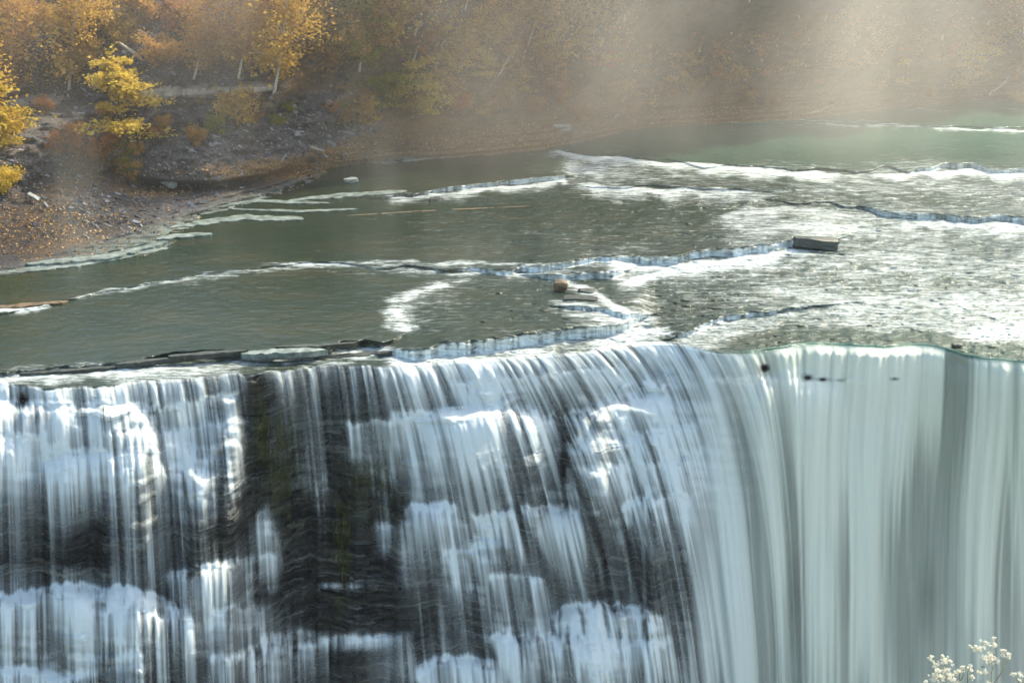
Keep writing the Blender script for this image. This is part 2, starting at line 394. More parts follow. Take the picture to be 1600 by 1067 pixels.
# ------------------------------------------------------------------ cliff and falling water
LIPL = lip[0]
ZL = Zr[-1]; YL = Yr[-1]
NF = 520
BOT = 1250.0
q = np.linspace(0, 1, NF)[:, None]
PYf = lip + (BOT - lip) * q
PXf = np.broadcast_to(PXW[None, :], PYf.shape)
def band(px, py, pts, w, side, rag=5, seed=0):
    topc = curve(pts)(px) + rag * (fbm(px / 18.0, px * 0 + seed, 60 + seed, 3) - .5) * 2
    wd = w * (.40 + .55 * vn(px / 25.0, px * 0, 61 + seed)) + 5 * (vn(px / 5.0, px * 0, 66 + seed) - .4)
    topc = topc + 4 * (vn(px / 6.0, px * 0, 67 + seed) - .5)
    tt = py - topc
    x0, x1 = side
    sx = sst(x0 - 6, x0 + 6, px) * (1 - sst(x1 - 8, x1 + 8, px))
    return sst(-1.5, 1.5, tt) * (1 - sst(wd - 2, wd + 2, tt)) * sx
TREADS = [  # edge polyline, width px, px range, ragged
    ([(-420, 650), (0, 624), (230, 628)], 26, (-420, 50), 4), ([(50, 628), (120, 628), (230, 630), (300, 628)], 24, (40, 250), 4),
    ([(240, 640), (300, 625), (380, 612)], 10, (250, 372), 4),
    ([(280, 672), (370, 655)], 8, (180, 385), 6), ([(70, 718), (240, 700), (385, 690)], 8, (60, 380), 9),
    ([(-420, 700), (0, 680), (60, 676)], 9, (-420, 70), 6),
    ([(-420, 960), (0, 928), (120, 914), (230, 920), (290, 950)], 30, (-420, 295), 8),
    ([(150, 948), (220, 946), (290, 968)], 16, (140, 305), 7),
    ([(265, 895), (330, 880), (395, 868)], 20, (262, 398), 5),
    ([(330, 935), (400, 920), (450, 914)], 9, (385, 450), 6), ([(395, 948), (480, 945)], 10, (330, 475), 8),
    ([(350, 798), (410, 796)], 10, (355, 410), 4), ([(400, 868), (440, 866)], 6, (405, 432), 3),
    ([(330, 1030), (420, 1000), (500, 1010)], 16, (330, 500), 8), ([(-420, 1040), (0, 1040), (120, 1050)], 14, (-420, 130), 8),
    ([(490, 1000), (560, 992), (620, 990)], 9, (495, 640), 5), ([(480, 905), (620, 900)], 4, (500, 600), 4), ([(500, 830), (640, 815)], 4, (500, 640), 4),
    ([(560, 660), (640, 655)], 5, (540, 640), 4),
    ([(620, 645), (700, 640), (800, 632), (850, 640)], 24, (612, 845), 5),
    ([(600, 605), (700, 598), (800, 588), (960, 572)], 6, (700, 985), 5),
    ([(830, 650), (920, 640), (1020, 620)], 12, (840, 1040), 9), ([(860, 690), (960, 684), (1060, 660)], 12, (880, 1090), 10),
    ([(900, 740), (1000, 720), (1090, 700)], 12, (930, 1100), 12), ([(960, 790), (1060, 770)], 9, (970, 1080), 10),
    ([(640, 790), (700, 786), (720, 790)], 10, (630, 712), 5), ([(820, 792), (860, 786), (905, 794)], 16, (815, 905), 6),
    ([(740, 805), (800, 800)], 6, (735, 800), 6),
    ([(865, 955), (920, 938), (1000, 948), (1030, 965)], 26, (862, 1035), 8), ([(970, 1000), (1040, 1000)], 14, (965, 1045), 6),
    ([(700, 1005), (770, 992), (860, 985), (960, 1000)], 26, (765, 965), 8), ([(640, 1045), (700, 1022), (770, 1030)], 26, (650, 775), 6),
    ([(765, 900), (840, 900)], 6, (765, 850), 4), ([(690, 860), (760, 850)], 6, (692, 745), 4),
    ([(1105, 594), (1170, 588), (1215, 592)], 8, (1105, 1215), 6), ([(1240, 590), (1300, 594), (1420, 592)], 8, (1240, 1420), 6),
]
T = np.zeros_like(PYf)
for i, (p_, w_, s_, r_) in enumerate(TREADS):
    T = np.maximum(T, band(PXf, PYf, p_, w_, s_, r_, i))
# small broken steps of the bedded rock
cas = np.zeros_like(T)
for cx, cy, rx, ry, v in [(150, 690, 280, 60, .9), (330, 740, 80, 70, .85), (960, 700, 150, 100, 1.0), (760, 720, 90, 60, .5), (700, 720, 60, 60, .3), (420, 980, 80, 60, .9), (150, 1010, 180, 50, .6), (900, 1010, 140, 50, .8), (560, 850, 90, 200, .45), (430, 830, 60, 200, .5), (740, 880, 60, 120, .5), (1010, 590, 60, 40, .8)]:
    cas = np.maximum(cas, v * np.exp(-(((PXf - cx) / rx) ** 2 + ((PYf - cy) / ry) ** 2)))
mt = fbm(PXf / 44.0, PYf / 7.0 - PXf / 160.0, 21, 3, .55)
T = np.maximum(T, cas * sst(.58, .66, mt))
rightw = sst(1060, 1140, PXf)
# march each column down the face
Yk = np.zeros_like(PYf); Zk = np.zeros_like(PYf)
Yk[0] = YL; Zk[0] = ZL - .0
for j in range(1, NF):
    dpy = (PYf[j] - PYf[j - 1])
    m = slope(PYf[j])
    Yf = Yk[j - 1] - .004 * dpy
    zt = Zk[j - 1] - .012 * dpy
    Yt = (zt - H) / m
    Tj = T[j]
    Yk[j] = Yf * (1 - Tj) + Yt * Tj
    Zk[j] = H + m * Yk[j]
def blur_cols(A, n):
    k = np.ones(2 * n + 1) / (2 * n + 1)
    P = np.pad(A, ((0, 0), (n, n)), mode='edge'); cs = np.cumsum(np.pad(P, ((0, 0), (1, 0))), axis=1)
    return (cs[:, 2 * n + 1:] - cs[:, :-2 * n - 1]) / (2 * n + 1)
def blur_rows(A, n): return blur_cols(A.T, n).T
Yk = blur_cols(blur_cols(Yk, 6), 6)
YLw = blur_cols(YL[None, :], 60)
Yk = Yk + (YLw - YL[None, :]) * sst(5, 80, PYf - lip)
# buttresses and recesses of the rock
und = (fbm(PXf / 150.0, PYf / 500.0, 5, 3) - .5) * 3.0 * sst(0, 60, PYf - lip)
rec = 1.3 * np.exp(-((PXf - 500) / 90) ** 2) * sst(5, 40, PYf - lip)
Yk = Yk + und + rec
# bedding: irregular thin beds with broken blocks
Zs = H + slope(PYf) * Yk
Xs = x_at(PXf, PYf, Yk)
zb = Zs + .12 * (fbm(Xs / 14.0, Zs * 0, 15, 2) - .5) + Xs * .012
def beds(zb, Xs, th, cell, seed):
    bi = np.floor(zb / th)
    ci = np.floor(Xs / cell + 5.3 * _h(bi, bi * 0, seed) + .3 * (vn(zb * 3, Xs, seed + 5)))
    return _h(bi, ci, seed + 1), fract(zb / th)
b1, f1 = beds(zb, Xs, .8, 2.6, 3); b2, f2 = beds(zb, Xs, .21, .9, 8)
# river rock begins deeper at the first rows so the water covers it
rock_amt = sst(2, 14, PYf - lip)
Yrock = Yk + (1.0 * (b1 - .4) + .34 * (b2 - .5) + .24 * (fbm(Xs / 1.2, Zs / .45, 70, 2) - .5)) * rock_amt
Yrock = Yrock + (1 - rock_amt) * .25 + .12 + 1.1 * rightw * rock_amt
Zrock = H + slope(PYf) * Yrock
Xrock = x_at(PXf, PYf, Yrock)
moss = np.zeros_like(PYf)
for cx, cy, rx, ry in [(445, 740, 30, 110), (535, 860, 14, 90), (590, 730, 45, 70), (410, 680, 18, 60), (620, 700, 30, 60), (1120, 880, 60, 90)]:
    moss = np.maximum(moss, np.exp(-(((PXf - cx) / rx) ** 2 + ((PYf - cy) / ry) ** 2)))
cliff = grid_mesh('cliff', Xrock, Yrock, Zrock, MR, {'moss': moss})
tag(cliff, 'dark wet bedded shale cliff under the falling water', None, None, 'structure')

# streamlines: where on the brink the water at each point came from
U = np.zeros_like(PYf); V = np.zeros_like(PYf); Wt = np.zeros_like(PYf)
U[0] = PXW
Yw = Yk.copy(); Yw[0] = YL
since = np.zeros(len(PXW)); Wt[0] = .8
Ysm = blur_cols(Yk, 9)
dr = curve([(-420, .02), (0, .05), (300, .12), (560, .10), (640, .24), (750, .34), (950, .52), (1080, .44), (1180, .24), (1260, .03), (1330, -.03), (1450, .0), (2060, 0)])(PXW)
for j in range(1, NF):
    dpy = PYf[j] - PYf[j - 1]
    fade = np.exp(-(PYf[j] - LIPL) / 420.0)
    rel = PYf[j] - LIPL
    boost = 1 + .9 * np.exp(-rel / 60.0)
    U[j] = np.interp(PXW - dr * dpy * fade * boost, PXW, U[j - 1])
    V[j] = V[j - 1] + dpy * (1 + 0 * T[j])
    arc = .040 * dpy * np.exp(-since / 22.0)
    cand = Yw[j - 1] - arc
    lim = Ysm[j] - .16
    hit = lim < cand
    Yw[j] = np.where(hit, lim, cand)
    since = np.where(hit & (T[j] > .3), 0, since + dpy)
    Wt[j] = np.maximum(np.interp(PXW - dr * dpy, PXW, Wt[j - 1]) - dpy / 125.0, np.where(T[j] > .3, 1.0 * T[j], 0))
G = np.array([
    [.80, .80, .85, .85, .65, .12, .55, .45, .85, .90, .92, .85, .85, .95, .95, .9, .9, .9, .9, .9, .9],   # 580
    [.75, .85, .85, .85, .60, .08, .35, .30, .75, .85, .80, .60, .75, .92, .90, .9, .92, .9, .92, .92, .92],   # 620
    [.62, .78, .80, .85, .68, .08, .40, .30, .72, .95, .75, .60, .72, .82, .92, .92, .88, .95, .88, .92, .92],
    [.70, .75, .72, .90, .72, .06, .36, .16, .62, .92, .85, .45, .62, .78, .97, .88, .85, .95, .85, .9, .92],
    [.48, .62, .38, .72, .58, .06, .22, .06, .42, .72, .72, .48, .52, .72, .92, .92, .72, .95, .82, .86, .9],
    [.38, .52, .25, .76, .36, .22, .08, .05, .42, .55, .74, .86, .44, .52, .86, .95, .66, .92, .75, .8, .9],
    [.22, .36, .20, .66, .52, .24, .10, .05, .22, .50, .62, .82, .44, .42, .86, .92, .62, .88, .72, .76, .86],
    [.72, .82, .72, .50, .80, .15, .05, .07, .14, .45, .52, .82, .64, .42, .82, .86, .62, .86, .66, .72, .82],
    [.62, .62, .82, .55, .70, .38, .06, .14, .14, .36, .80, .82, .82, .52, .78, .82, .62, .82, .66, .72, .8],
    [.55, .50, .62, .66, .38, .60, .25, .15, .30, .72, .82, .62, .82, .60, .76, .78, .62, .82, .72, .72, .8],
    [.50, .50, .60, .60, .40, .50, .25, .15, .30, .62, .75, .62, .72, .60, .7, .74, .66, .76, .72, .72, .8]])
gy = np.array([580, 620, 660, 720, 780, 830, 880, 930, 980, 1040, 1250]); gx = np.arange(21) * 80.0
tmp = np.array([np.interp(PXW, gx, r) for r in G])            # (11, cols)
ri = np.interp(PYf, gy, np.arange(11)); i0 = np.clip(np.floor(ri).astype(int), 0, 9); fr = ri - i0
cidx = np.broadcast_to(np.arange(len(PXW))[None, :], PYf.shape)
dens = tmp[i0, cidx] * (1 - fr) + tmp[i0 + 1, cidx] * fr
def gauss(cx, cy, rx, ry): return np.exp(-(((PXf - cx) / rx) ** 2 + ((PYf - cy) / ry) ** 2))
for cx, cy, rx, ry, v in [(505, 760, 12, 60, .30), (540, 1000, 60, 12, .38), (600, 830, 9, 34, .36), (640, 860, 12, 60, .3), (535, 915, 50, 7, .25), (478, 1010, 30, 40, .2), (560, 690, 14, 30, .2), (36, 625, 10, 14, -.7), (60, 650, 22, 14, -.35), (488, 640, 9, 60, .45), (492, 700, 14, 60, .3), (552, 620, 9, 70, .35), (413, 840, 12, 40, .55), (427, 885, 10, 30, .5),
                          (110, 850, 60, 60, -.2), (240, 880, 12, 60, .35), (655, 900, 10, 90, .3), (705, 930, 14, 80, .35), (345, 830, 40, 50, -.2), (255, 960, 14, 60, -.3), (860, 850, 34, 60, .3),
                          (1010, 900, 40, 90, -.18), (1130, 900, 20, 200, .15), (1240, 900, 16, 160, -.3), (1270, 820, 16, 240, .2), (1320, 900, 16, 160, -.25), (1370, 850, 22, 200, .22), (1450, 900, 30, 150, -.2),
                          (1195, 575, 10, 9, -.9), (1262, 590, 9, 6, -.9), (1285, 593, 12, 5, -.8), (1398, 592, 10, 4, -.7), (1312, 594, 10, 4, -.5), (1098, 555, 10, 8, -.4), (880, 720, 10, 90, -.35), (625, 800, 20, 60, -.2)]:
    dens = dens + v * gauss(cx, cy, rx, ry)
dens = np.clip(dens, 0, 1.1)
seedp = np.cumsum(T, axis=0) * .045
Ur = U + rightw * (34 * (vn(U / 95.0, V / 420.0, 120) - .5) * sst(0, 260, V) + 60 * (vn(U / 60.0, U * 0, 121) - .5) * sst(0, 420, V))
s1 = vn(U / 17.0, V / 260.0 + seedp, 101); s2 = vn(U / 7.0, V / 380.0 + seedp * 1.3, 102)
s3 = vn(U / 5.2, V / 260.0 + seedp * 1.6, 103); s4 = vn(U / 2.9 + 3, V / 180.0 + seedp * 2, 104)
st = .30 * s1 + .30 * s2 + .24 * s3 + .16 * s4
stR = .54 * vn(Ur / 44.0, V / 340.0, 105) + .24 * vn(Ur / 16.0, V / 500.0, 106) + .13 * vn(Ur / 5.0, V / 420.0, 107) + .09 * vn(Ur / 3.6, V / 300.0, 108)
strk = st * (1 - rightw) + stR * rightw
cl = fbm(PXf / 26.0, PYf / 9.0, 33, 4)                       # billows of splash on the ledges
Tb = blur_rows(T, 3)
splash = np.clip(Tb * 1.3, 0, 1)
gain = (2.4 * (1 - rightw) + 1.5 * rightw)
s0 = vn(U / 46.0, V / 500.0 + seedp * .6, 109)
s5 = vn(U / 2.1 + 7, V / 160.0 + seedp * 2, 110)
fine = .30 * s2 + .26 * s3 + .22 * s4 + .22 * s5
sc = np.clip((.5 * s0 + .5 * s1 - .5) * 1.0 + (fine - .5) * 1.9 + .5, 0, 1)
scR = np.clip((stR - .5) * 2.4 + .5 + (s4 - .5) * .15, 0, 1)
hi = sst(.62, 1.0, sc)
drop = .34 + .96 * np.clip(Wt, 0, 1) ** 1.2
power = np.clip(dens * 1.18, 0, 1.2) * drop
mixf = .12 + .34 * dens
al_f = power * (mixf + (1.45 - mixf) * sc ** 1.15)
al_s = np.clip(dens * 2.1, 0, 1.15) * (.72 + 1.7 * (sc - .42) + .9 * (cl - .45))
Ts = np.clip(blur_rows(T, 4) * 1.1, 0, 1) * (.55 + .45 * sc)
al_l = al_f * (1 - Ts) + al_s * Ts
al_r = np.clip(dens * 1.12, 0, 1) * (.64 + .78 * scR)
alpha = np.clip(al_l * (1 - rightw) + al_r * rightw - .05, 0, 1)
alpha = np.where(rightw > 0, np.maximum(alpha, rightw * .66 * sst(.2, .6, dens)), alpha)
alpha = np.clip(alpha + .25 * hi * dens, 0, 1) * sst(.11, .30, dens)
# rim continuity
rim = 1 - sst(0, 5, PYf - lip)
wf = sst(0, .25, dens)
alpha = np.maximum(alpha, rim * wf)
foamF = np.clip(.50 + .55 * (sc * (1 - rightw) + scR * rightw) + .22 * np.clip(Wt - .4, 0, 1) + .5 * splash, 0, 1)
rimF = np.where(PXf > 1120, 1 - sst(1, 9, PYf - lip), rim)
foamF = foamF * (1 - rimF * .92) + rimF * np.clip(foamR[-1][None, :], 0, 1) * .9
# glassy upper curtain on the right: green-gold water before it breaks
gl = sst(1130, 1210, PXf) * (1 - sst(0, 46, PYf - lip - 4)) 
gl2 = sst(1390, 1480, PXf) * (1 - sst(60, 320, PYf - lip))
glass = np.clip(np.maximum(gl, gl2 * .45), 0, 1)
foamF = foamF * (1 - .22 * glass)
tintF = np.clip(.85 * glass + .75 * sst(1040, 1300, PXf) + .1 * sst(600, 1000, PXf), 0, 1)
depthw = (strk - .5)
Yw2 = blur_rows(blur_cols(Yw, 8), 3) - sst(4, 20, PYf - lip) * (.55 * depthw * (1 - rightw) + 1.5 * (stR - .5) * rightw) - splash * (cl - .4) * .25 * sst(3, 12, PYf - lip)
lim_l = np.minimum(blur_rows(blur_cols(Yrock, 3), 3) - .14, Yrock - .05)
Yw2 = np.minimum(Yw2, np.minimum(blur_rows(blur_cols(Yrock, 14), 26) - .7, Yrock - .2) * rightw + lim_l * (1 - rightw) - .05 * rock_amt)
Yw2 = np.minimum(blur_cols(Yw2, 1), Yrock - .04)
Yw2[0] = YL
Zw2 = H + slope(PYf) * Yw2
Xw2 = x_at(PXf, PYf, Yw2)
fall = np.broadcast_to(sst(0, 10, PYf - lip), PYf.shape)
wfall = grid_mesh('waterfall', Xw2, Yw2, Zw2, MW, {'foam': foamF, 'alpha': alpha, 'tint': tintF, 'fall': fall, 'chop': np.full_like(PYf, .3)})
tag(wfall, 'white silky water dropping over the stepped shale cliff', None, None, 'structure')

# plunge pool and ground under the camera (below the frame)
zb_ = float(Zk[-1].min()) - 2
raw_mesh('plunge_pool', [(-120, -2, zb_), (120, -2, zb_), (120, 75, zb_), (-120, 75, zb_)], [0, 1, 2, 3], 4, MW,
         {'foam': [.6] * 4, 'alpha': [1] * 4, 'tint': [.3] * 4, 'fall': [0] * 4, 'chop': [.5] * 4})
tag(bpy.data.objects['plunge_pool'], 'foaming pool below the falls', None, None, 'structure')

# ------------------------------------------------------------------ land
LT = {  # px: (py, z) from the river bed up the bank
    -500: [(500, -1), (470, 0), (430, .6), (360, 2.0), (310, 3.5), (240, 6), (160, 8), (0, 15)],
    0: [(455, -1), (431, 0), (395, .5), (330, 1.5), (288, 2.8), (228, 4.6), (156, 6.4), (0, 13.6)],
    110: [(445, -1), (420, 0), (385, .4), (330, 1.2), (275, 2.2), (235, 3.6), (152, 6.2), (0, 13.4)],
    240: [(425, -1), (398, 0), (345, .35), (305, .7), (290, .6), (280, 1.8), (152, 6.6), (0, 13.0)],
    330: [(400, -1), (372, -.2), (338, -.05), (300, .5), (291, .45), (284, 1.4), (148, 6.6), (0, 13.0)],
    430: [(380, -1), (352, -.25), (312, -.12), (288, .4), (276, .5), (268, 1.2), (152, 6.3), (0, 13.0)],
    520: [(365, -1), (335, -.3), (302, -.2), (264, -.05), (254, .5), (225, 1.6), (140, 6.0), (0, 12.8)],
    600: [(335, -1), (322, -.3), (300, -.3), (252, 0), (244, .5), (222, 1.0), (150, 5.0), (0, 12.8)],
    700: [(300, -1), (290, -.6), (262, -.3), (248, 0), (236, .5), (205, 1.1), (150, 4.4), (0, 12.6)],
    850: [(290, -1), (270, -.7), (245, -.3), (234, 0), (220, .5), (192, 1.3), (140, 4.0), (0, 12)],
    1000: [(255, -1), (235, -.7), (212, -.3), (201, 0), (192, .5), (172, 1.1), (120, 4.3), (0, 12)],
    1250: [(240, -1), (220, -.7), (196, -.3), (187, 0), (178, .4), (160, 1.0), (110, 4), (0, 11.5)],
    1450: [(215, -1), (200, -.7), (172, -.3), (163, 0), (154, .4), (136, 1.0), (100, 3.6), (0, 10.6)],
    1600: [(200, -1), (185, -.7), (162, -.3), (153, 0), (144, .4), (128, 1.0), (95, 3.4), (0, 10)],
    2100: [(195, -1), (180, -.7), (155, -.3), (146, 0), (136, .4), (120, 1.0), (90, 3.4), (0, 10)],
}
lk = sorted(LT)
LP = np.array([[p[0] for p in LT[k]] for k in lk], float); LZ = np.array([[p[1] for p in LT[k]] for k in lk], float)
PXL = np.arange(-500, 2101, 3.0)
cp = np.stack([np.interp(PXL, lk, LP[:, i]) for i in range(8)], 1)
cz = np.stack([np.interp(PXL, lk, LZ[:, i]) for i in range(8)], 1)
k5 = 9
def sm1(A, n=10):
    P = np.pad(A, ((n, n), (0, 0)), mode='edge'); cs = np.cumsum(np.pad(P, ((1, 0), (0, 0))), axis=0)
    return (cs[2 * n + 1:] - cs[:-2 * n - 1]) / (2 * n + 1)
cp = sm1(cp, 5); cz = sm1(cz, 5)
RL = 260
LPY = np.zeros((RL, len(PXL))); LZZ = np.zeros_like(LPY)
for c in range(len(PXL)):
    a = np.linspace(cp[c, 0], -70, RL)
    pp = np.concatenate([[-70], cp[c, ::-1]]); zz = np.concatenate([[cz[c, -1] + (cz[c, -1] - cz[c, -2]) * .48], cz[c, ::-1]])
    LPY[:, c] = a; LZZ[:, c] = np.interp(a, pp, zz)
LPX = np.broadcast_to(PXL[None, :], LPY.shape)
def rough_land(px, py, z):
    hi = sst(.6, 3, z)
    n = (fbm(px / 90.0 + py / 60.0, py / 70.0, 77, 4) - .5) * 2.2 * hi
    n = n + (fbm(px / 22.0, py / 8.0, 78, 4) - .5) * .75 * hi + (fbm(px / 80.0, py / 7.0, 84, 4) - .5) * .20 * (1 - hi)
    g = (fbm((px + py * .9) / 26.0, (py - px * .2) / 160.0, 79, 3) - .5) * 1.5 * hi      # gullies
    k = .55 - .33 * sst(430, 640, px)
    zz = z + n * sst(-.6, .2, z) * k + g * k
    # thin-bedded shelves low on the bank
    low = (1 - sst(.9, 2.2, z)) * (1 - sst(620, 700, px)) * (.15 + .85 * sst(60, 200, px + (py - 380) * 2.5))
    th = .17
    w = zz + .08 * (fbm(px / 120.0, py / 25.0, 80, 3) - .5)
    f = fract(w / th)
    ter = (np.floor(w / th) + sst(.72, 1.0, f)) * th
    zz = zz * (1 - low) + ter * low
    low2 = (1 - sst(.9, 2.0, z)) * sst(620, 700, px) * .7
    th = .3; f = fract(w / th); ter = (np.floor(w / th) + sst(.7, 1.0, f)) * th
    return zz * (1 - low2) + ter * low2
LZZ = rough_land(LPX, LPY, LZZ) + river_z(LPX, np.maximum(LPY, WATERTOP(LPX) - 3), False)
LY = y_at(LPY, LZZ)
LX = x_at(LPX, LPY, LY)
land_lookup = (LPY.copy(), LY.copy(), LZZ.copy())
def land_pt(px, py):
    c = int(np.clip(round((px + 500) / 3.0), 0, len(PXL) - 1))
    Y = float(np.interp(py, LPY[::-1, c], LY[::-1, c]))
    return pt(px, py, Y=Y)
# beyond the top of the frame the hillside goes on to a ridge
ext = 24
dl = (np.arange(1, ext + 1) / ext)[:, None]
dY = dl * 60
EY = LY[-1][None, :] + dY; EZ = LZZ[-1][None, :] + 8 * (1 - (1 - dl) ** 1.8) + (vn(LPX[0][None, :] / 60.0, dl * 6, 81) - .5) * 1 * dl
def wide(v, n=60): return np.convolve(np.pad(v, n, mode='edge'), np.ones(2 * n + 1) / (2 * n + 1), 'valid')
bl = np.clip(dl * 4, 0, 1); bl = bl * bl * (3 - 2 * bl)
EY = EY + (wide(LY[-1]) - LY[-1])[None, :] * bl; EZ = EZ + (wide(LZZ[-1]) - LZZ[-1])[None, :] * bl
EX = LX[-1][None, :] * (EY / LY[-1][None, :])
AX = np.concatenate([LX, EX]); AY = np.concatenate([LY, EY]); AZ = np.concatenate([LZZ, EZ])
APX = np.concatenate([LPX, np.broadcast_to(PXL[None, :], EX.shape)]); APY = np.concatenate([LPY, np.full(EX.shape, -80.0)])
leafm = .30 + .5 * (fbm(APX / 70.0, APY / 40.0, 82, 4) - .5) * 2
def g2(cx, cy, rx, ry): return np.exp(-(((APX - cx) / rx) ** 2 + ((APY - cy) / ry) ** 2))
for cx, cy, rx, ry, v in [(40, 360, 130, 50, .35), (120, 290, 80, 30, .3), (430, 262, 120, 16, .7), (250, 300, 60, 12, .5), (560, 240, 60, 18, .6), (720, 215, 150, 40, .7), (1100, 170, 300, 25, .6), (300, 210, 80, 60, -.5), (250, 60, 90, 60, -.5),
                          (480, 200, 60, 35, -.45), (80, 130, 60, 60, -.4), (170, 230, 70, 40, .25), (30, 270, 60, 30, -.35), (780, 100, 330, 110, .55), (1300, 80, 400, 90, .5)]:
    leafm = leafm + v * g2(cx, cy, rx, ry)
wetm = (1 - sst(.85, 1.5, AZ)) * (1 - sst(640, 760, APX)) * sst(100, 230, APX + (APY - 380) * 3.2)
wetm = np.maximum(wetm, (1 - sst(.05, .3, AZ)) * .7)
leafm = leafm - .45 * wetm * (APX < 640)
painted_shade = np.maximum.reduce([g2(110, 340, 120, 34), g2(30, 370, 120, 50), g2(230, 270, 90, 18) * .6, g2(340, 290, 110, 9), g2(60, 290, 60, 40) * .7, g2(760, 170, 120, 14) * .8, g2(650, 232, 50, 10) * .7, .55 * sst(540, 640, APX) * (1 - sst(120, 175, APY)) + 0 * APX])  # shade painted into the ground colour: left bank, hollow, under the trees
painted_shade = np.clip(painted_shade * (.5 + fbm(APX / 20.0, APY / 6.0, 88, 3)), 0, 1)
land = grid_mesh('terrain', AX, AY, AZ, ML, {'painted_shade': painted_shade, 'leaf': np.clip(leafm, 0, 1), 'wet': np.clip(wetm, 0, 1)})
tag(land, 'steep shale hillside and leaf strewn river bank', None, None, 'structure')
# the brow the camera stands on
bx, by = np.meshgrid(np.linspace(-9, 9, 40), np.linspace(-8, 3.6, 30))
bz = 25.2 + (fbm(bx * .5, by * .5, 3, 3) - .5) * .5 - sst(2.8, 3.6, by) * 1.6 - .12 * np.clip(by, 0, 9)
o = grid_mesh('clifftop_ground', bx, by, bz, ML, {'painted_shade': np.zeros(bx.shape), 'leaf': np.full(bx.shape, .4), 'wet': np.zeros(bx.shape)})
tag(o, 'grassy brow in front of the camera', None, None, 'structure')

# ------------------------------------------------------------------ fallen leaves (stuff)
def scatter_leaves(n, weight, size, seed, zoff=.03):
    r = np.random.default_rng(seed)
    rows = r.integers(1, RL - 1, n * 6); cols = r.integers(1, len(PXL) - 1, n * 6)
    w = weight(LPX[rows, cols], LPY[rows, cols], LZZ[rows, cols]) * LY[rows, cols] ** 0
    ok = (r.random(n * 6) < w)
    rows = rows[ok][:n]; cols = cols[ok][:n]
    fr_, fc = r.random(len(rows)), r.random(len(rows))
    def lerp(A): return (A[rows, cols] * (1 - fr_) + A[rows + 1, cols] * fr_) * (1 - fc) + (A[rows, cols + 1] * (1 - fr_) + A[rows + 1, cols + 1] * fr_) * fc
    P = np.stack([lerp(LX), lerp(LY), lerp(LZZ) + zoff], -1)
    return P
def quads(P, size, r, flat=.5):
    n = len(P)
    a = r.normal(size=(n, 3)); a[:, 2] *= flat; a /= np.linalg.norm(a, axis=1)[:, None]
    bb = r.normal(size=(n, 3)); bb[:, 2] *= flat; bb -= a * (a * bb).sum(1)[:, None]; bb /= np.linalg.norm(bb, axis=1)[:, None] + 1e-6
    s = size * (.5 + r.random(n)); s1 = s[:, None]; s2_ = (s * (.5 + .4 * r.random(n)))[:, None]
    V = np.stack([P - a * s1, P - bb * s2_, P + a * s1, P + bb * s2_], 1)
    return V.reshape(-1, 3), np.arange(n * 4).reshape(n, 4)
def wl(px, py, z):
    w = .10 + 0 * px
    for cx, cy, rx, ry, v in [(60, 350, 150, 40, .8), (200, 395, 120, 18, .5), (130, 270, 100, 40, .5), (430, 268, 170, 12, 1), (250, 300, 60, 12, .9), (560, 240, 60, 20, .9), (740, 215, 160, 30, 1), (1100, 172, 300, 20, .9), (520, 190, 70, 30, .35), (160, 215, 90, 45, .4), (750, 160, 200, 40, .5), (380, 310, 200, 14, .25)]:
        w = np.maximum(w, v * np.exp(-(((px - cx) / rx) ** 2 + ((py - cy) / ry) ** 2)))
    return w * (z > .06) * (.35 + 1.1 * fbm(px / 14.0, py / 6.0, 83, 3)) * (py > 30)
r_ = np.random.default_rng(5)
P = scatter_leaves(60000, wl, .1, 4)
V_, F_ = quads(P, .075, r_, .45)
o = raw_mesh('fallen_leaves', V_, F_, 4, M_litter, fattrs={'rnd': r_.random(len(P)) ** 1.4})
tag(o, 'tan and rust fallen leaves covering the river bank', None, None, 'stuff')

# shale rubble on the slopes (stuff)
def wr(px, py, z):
    w = 0 * px
    for cx, cy, rx, ry, v in [(470, 200, 90, 45, 1), (300, 220, 120, 60, .8), (80, 130, 80, 50, .7), (260, 60, 120, 60, .8), (40, 260, 60, 40, .6), (160, 320, 90, 40, .5), (560, 215, 50, 30, .6), (330, 70, 60, 70, .6)]:
        w = np.maximum(w, v * np.exp(-(((px - cx) / rx) ** 2 + ((py - cy) / ry) ** 2)))
    return w * (z > .05)
P = scatter_leaves(16000, wr, .1, 14, .02)
n = len(P); r_ = np.random.default_rng(15)
ax = r_.normal(size=(n, 3)) * .3 + np.array([.8, .1, -.45]); ax /= np.linalg.norm(ax, axis=1)[:, None]
by_ = np.cross(ax, r_.normal(size=(n, 3))); by_ /= np.linalg.norm(by_, axis=1)[:, None]; cz_ = np.cross(ax, by_)
sc_ = np.exp(r_.normal(size=n) * .55)[:, None]
A = ax * .085 * sc_; B = by_ * .035 * sc_; Cc = cz_ * .02 * sc_
cor = np.stack([P + sx * A + sy * B + sz * Cc for sz in (-1, 1) for sy in (-1, 1) for sx in (-1, 1)], 1)
fq = np.array([[0, 2, 3, 1], [4, 5, 7, 6], [0, 1, 5, 4], [2, 6, 7, 3], [0, 4, 6, 2], [1, 3, 7, 5]])
M_rub = mat_leaf('shale_chips', (.06, .056, .06), (.30, .285, .30), 0.0)
o = raw_mesh('shale_rubble', cor.reshape(-1, 3), (np.arange(n)[:, None, None] * 8 + fq[None]).reshape(-1, 4), 4, M_rub, fattrs={'rnd': np.repeat(r_.random(n) ** 2.2, 6)})
tag(o, 'grey flakes of broken shale lying on the slopes', None, None, 'stuff')

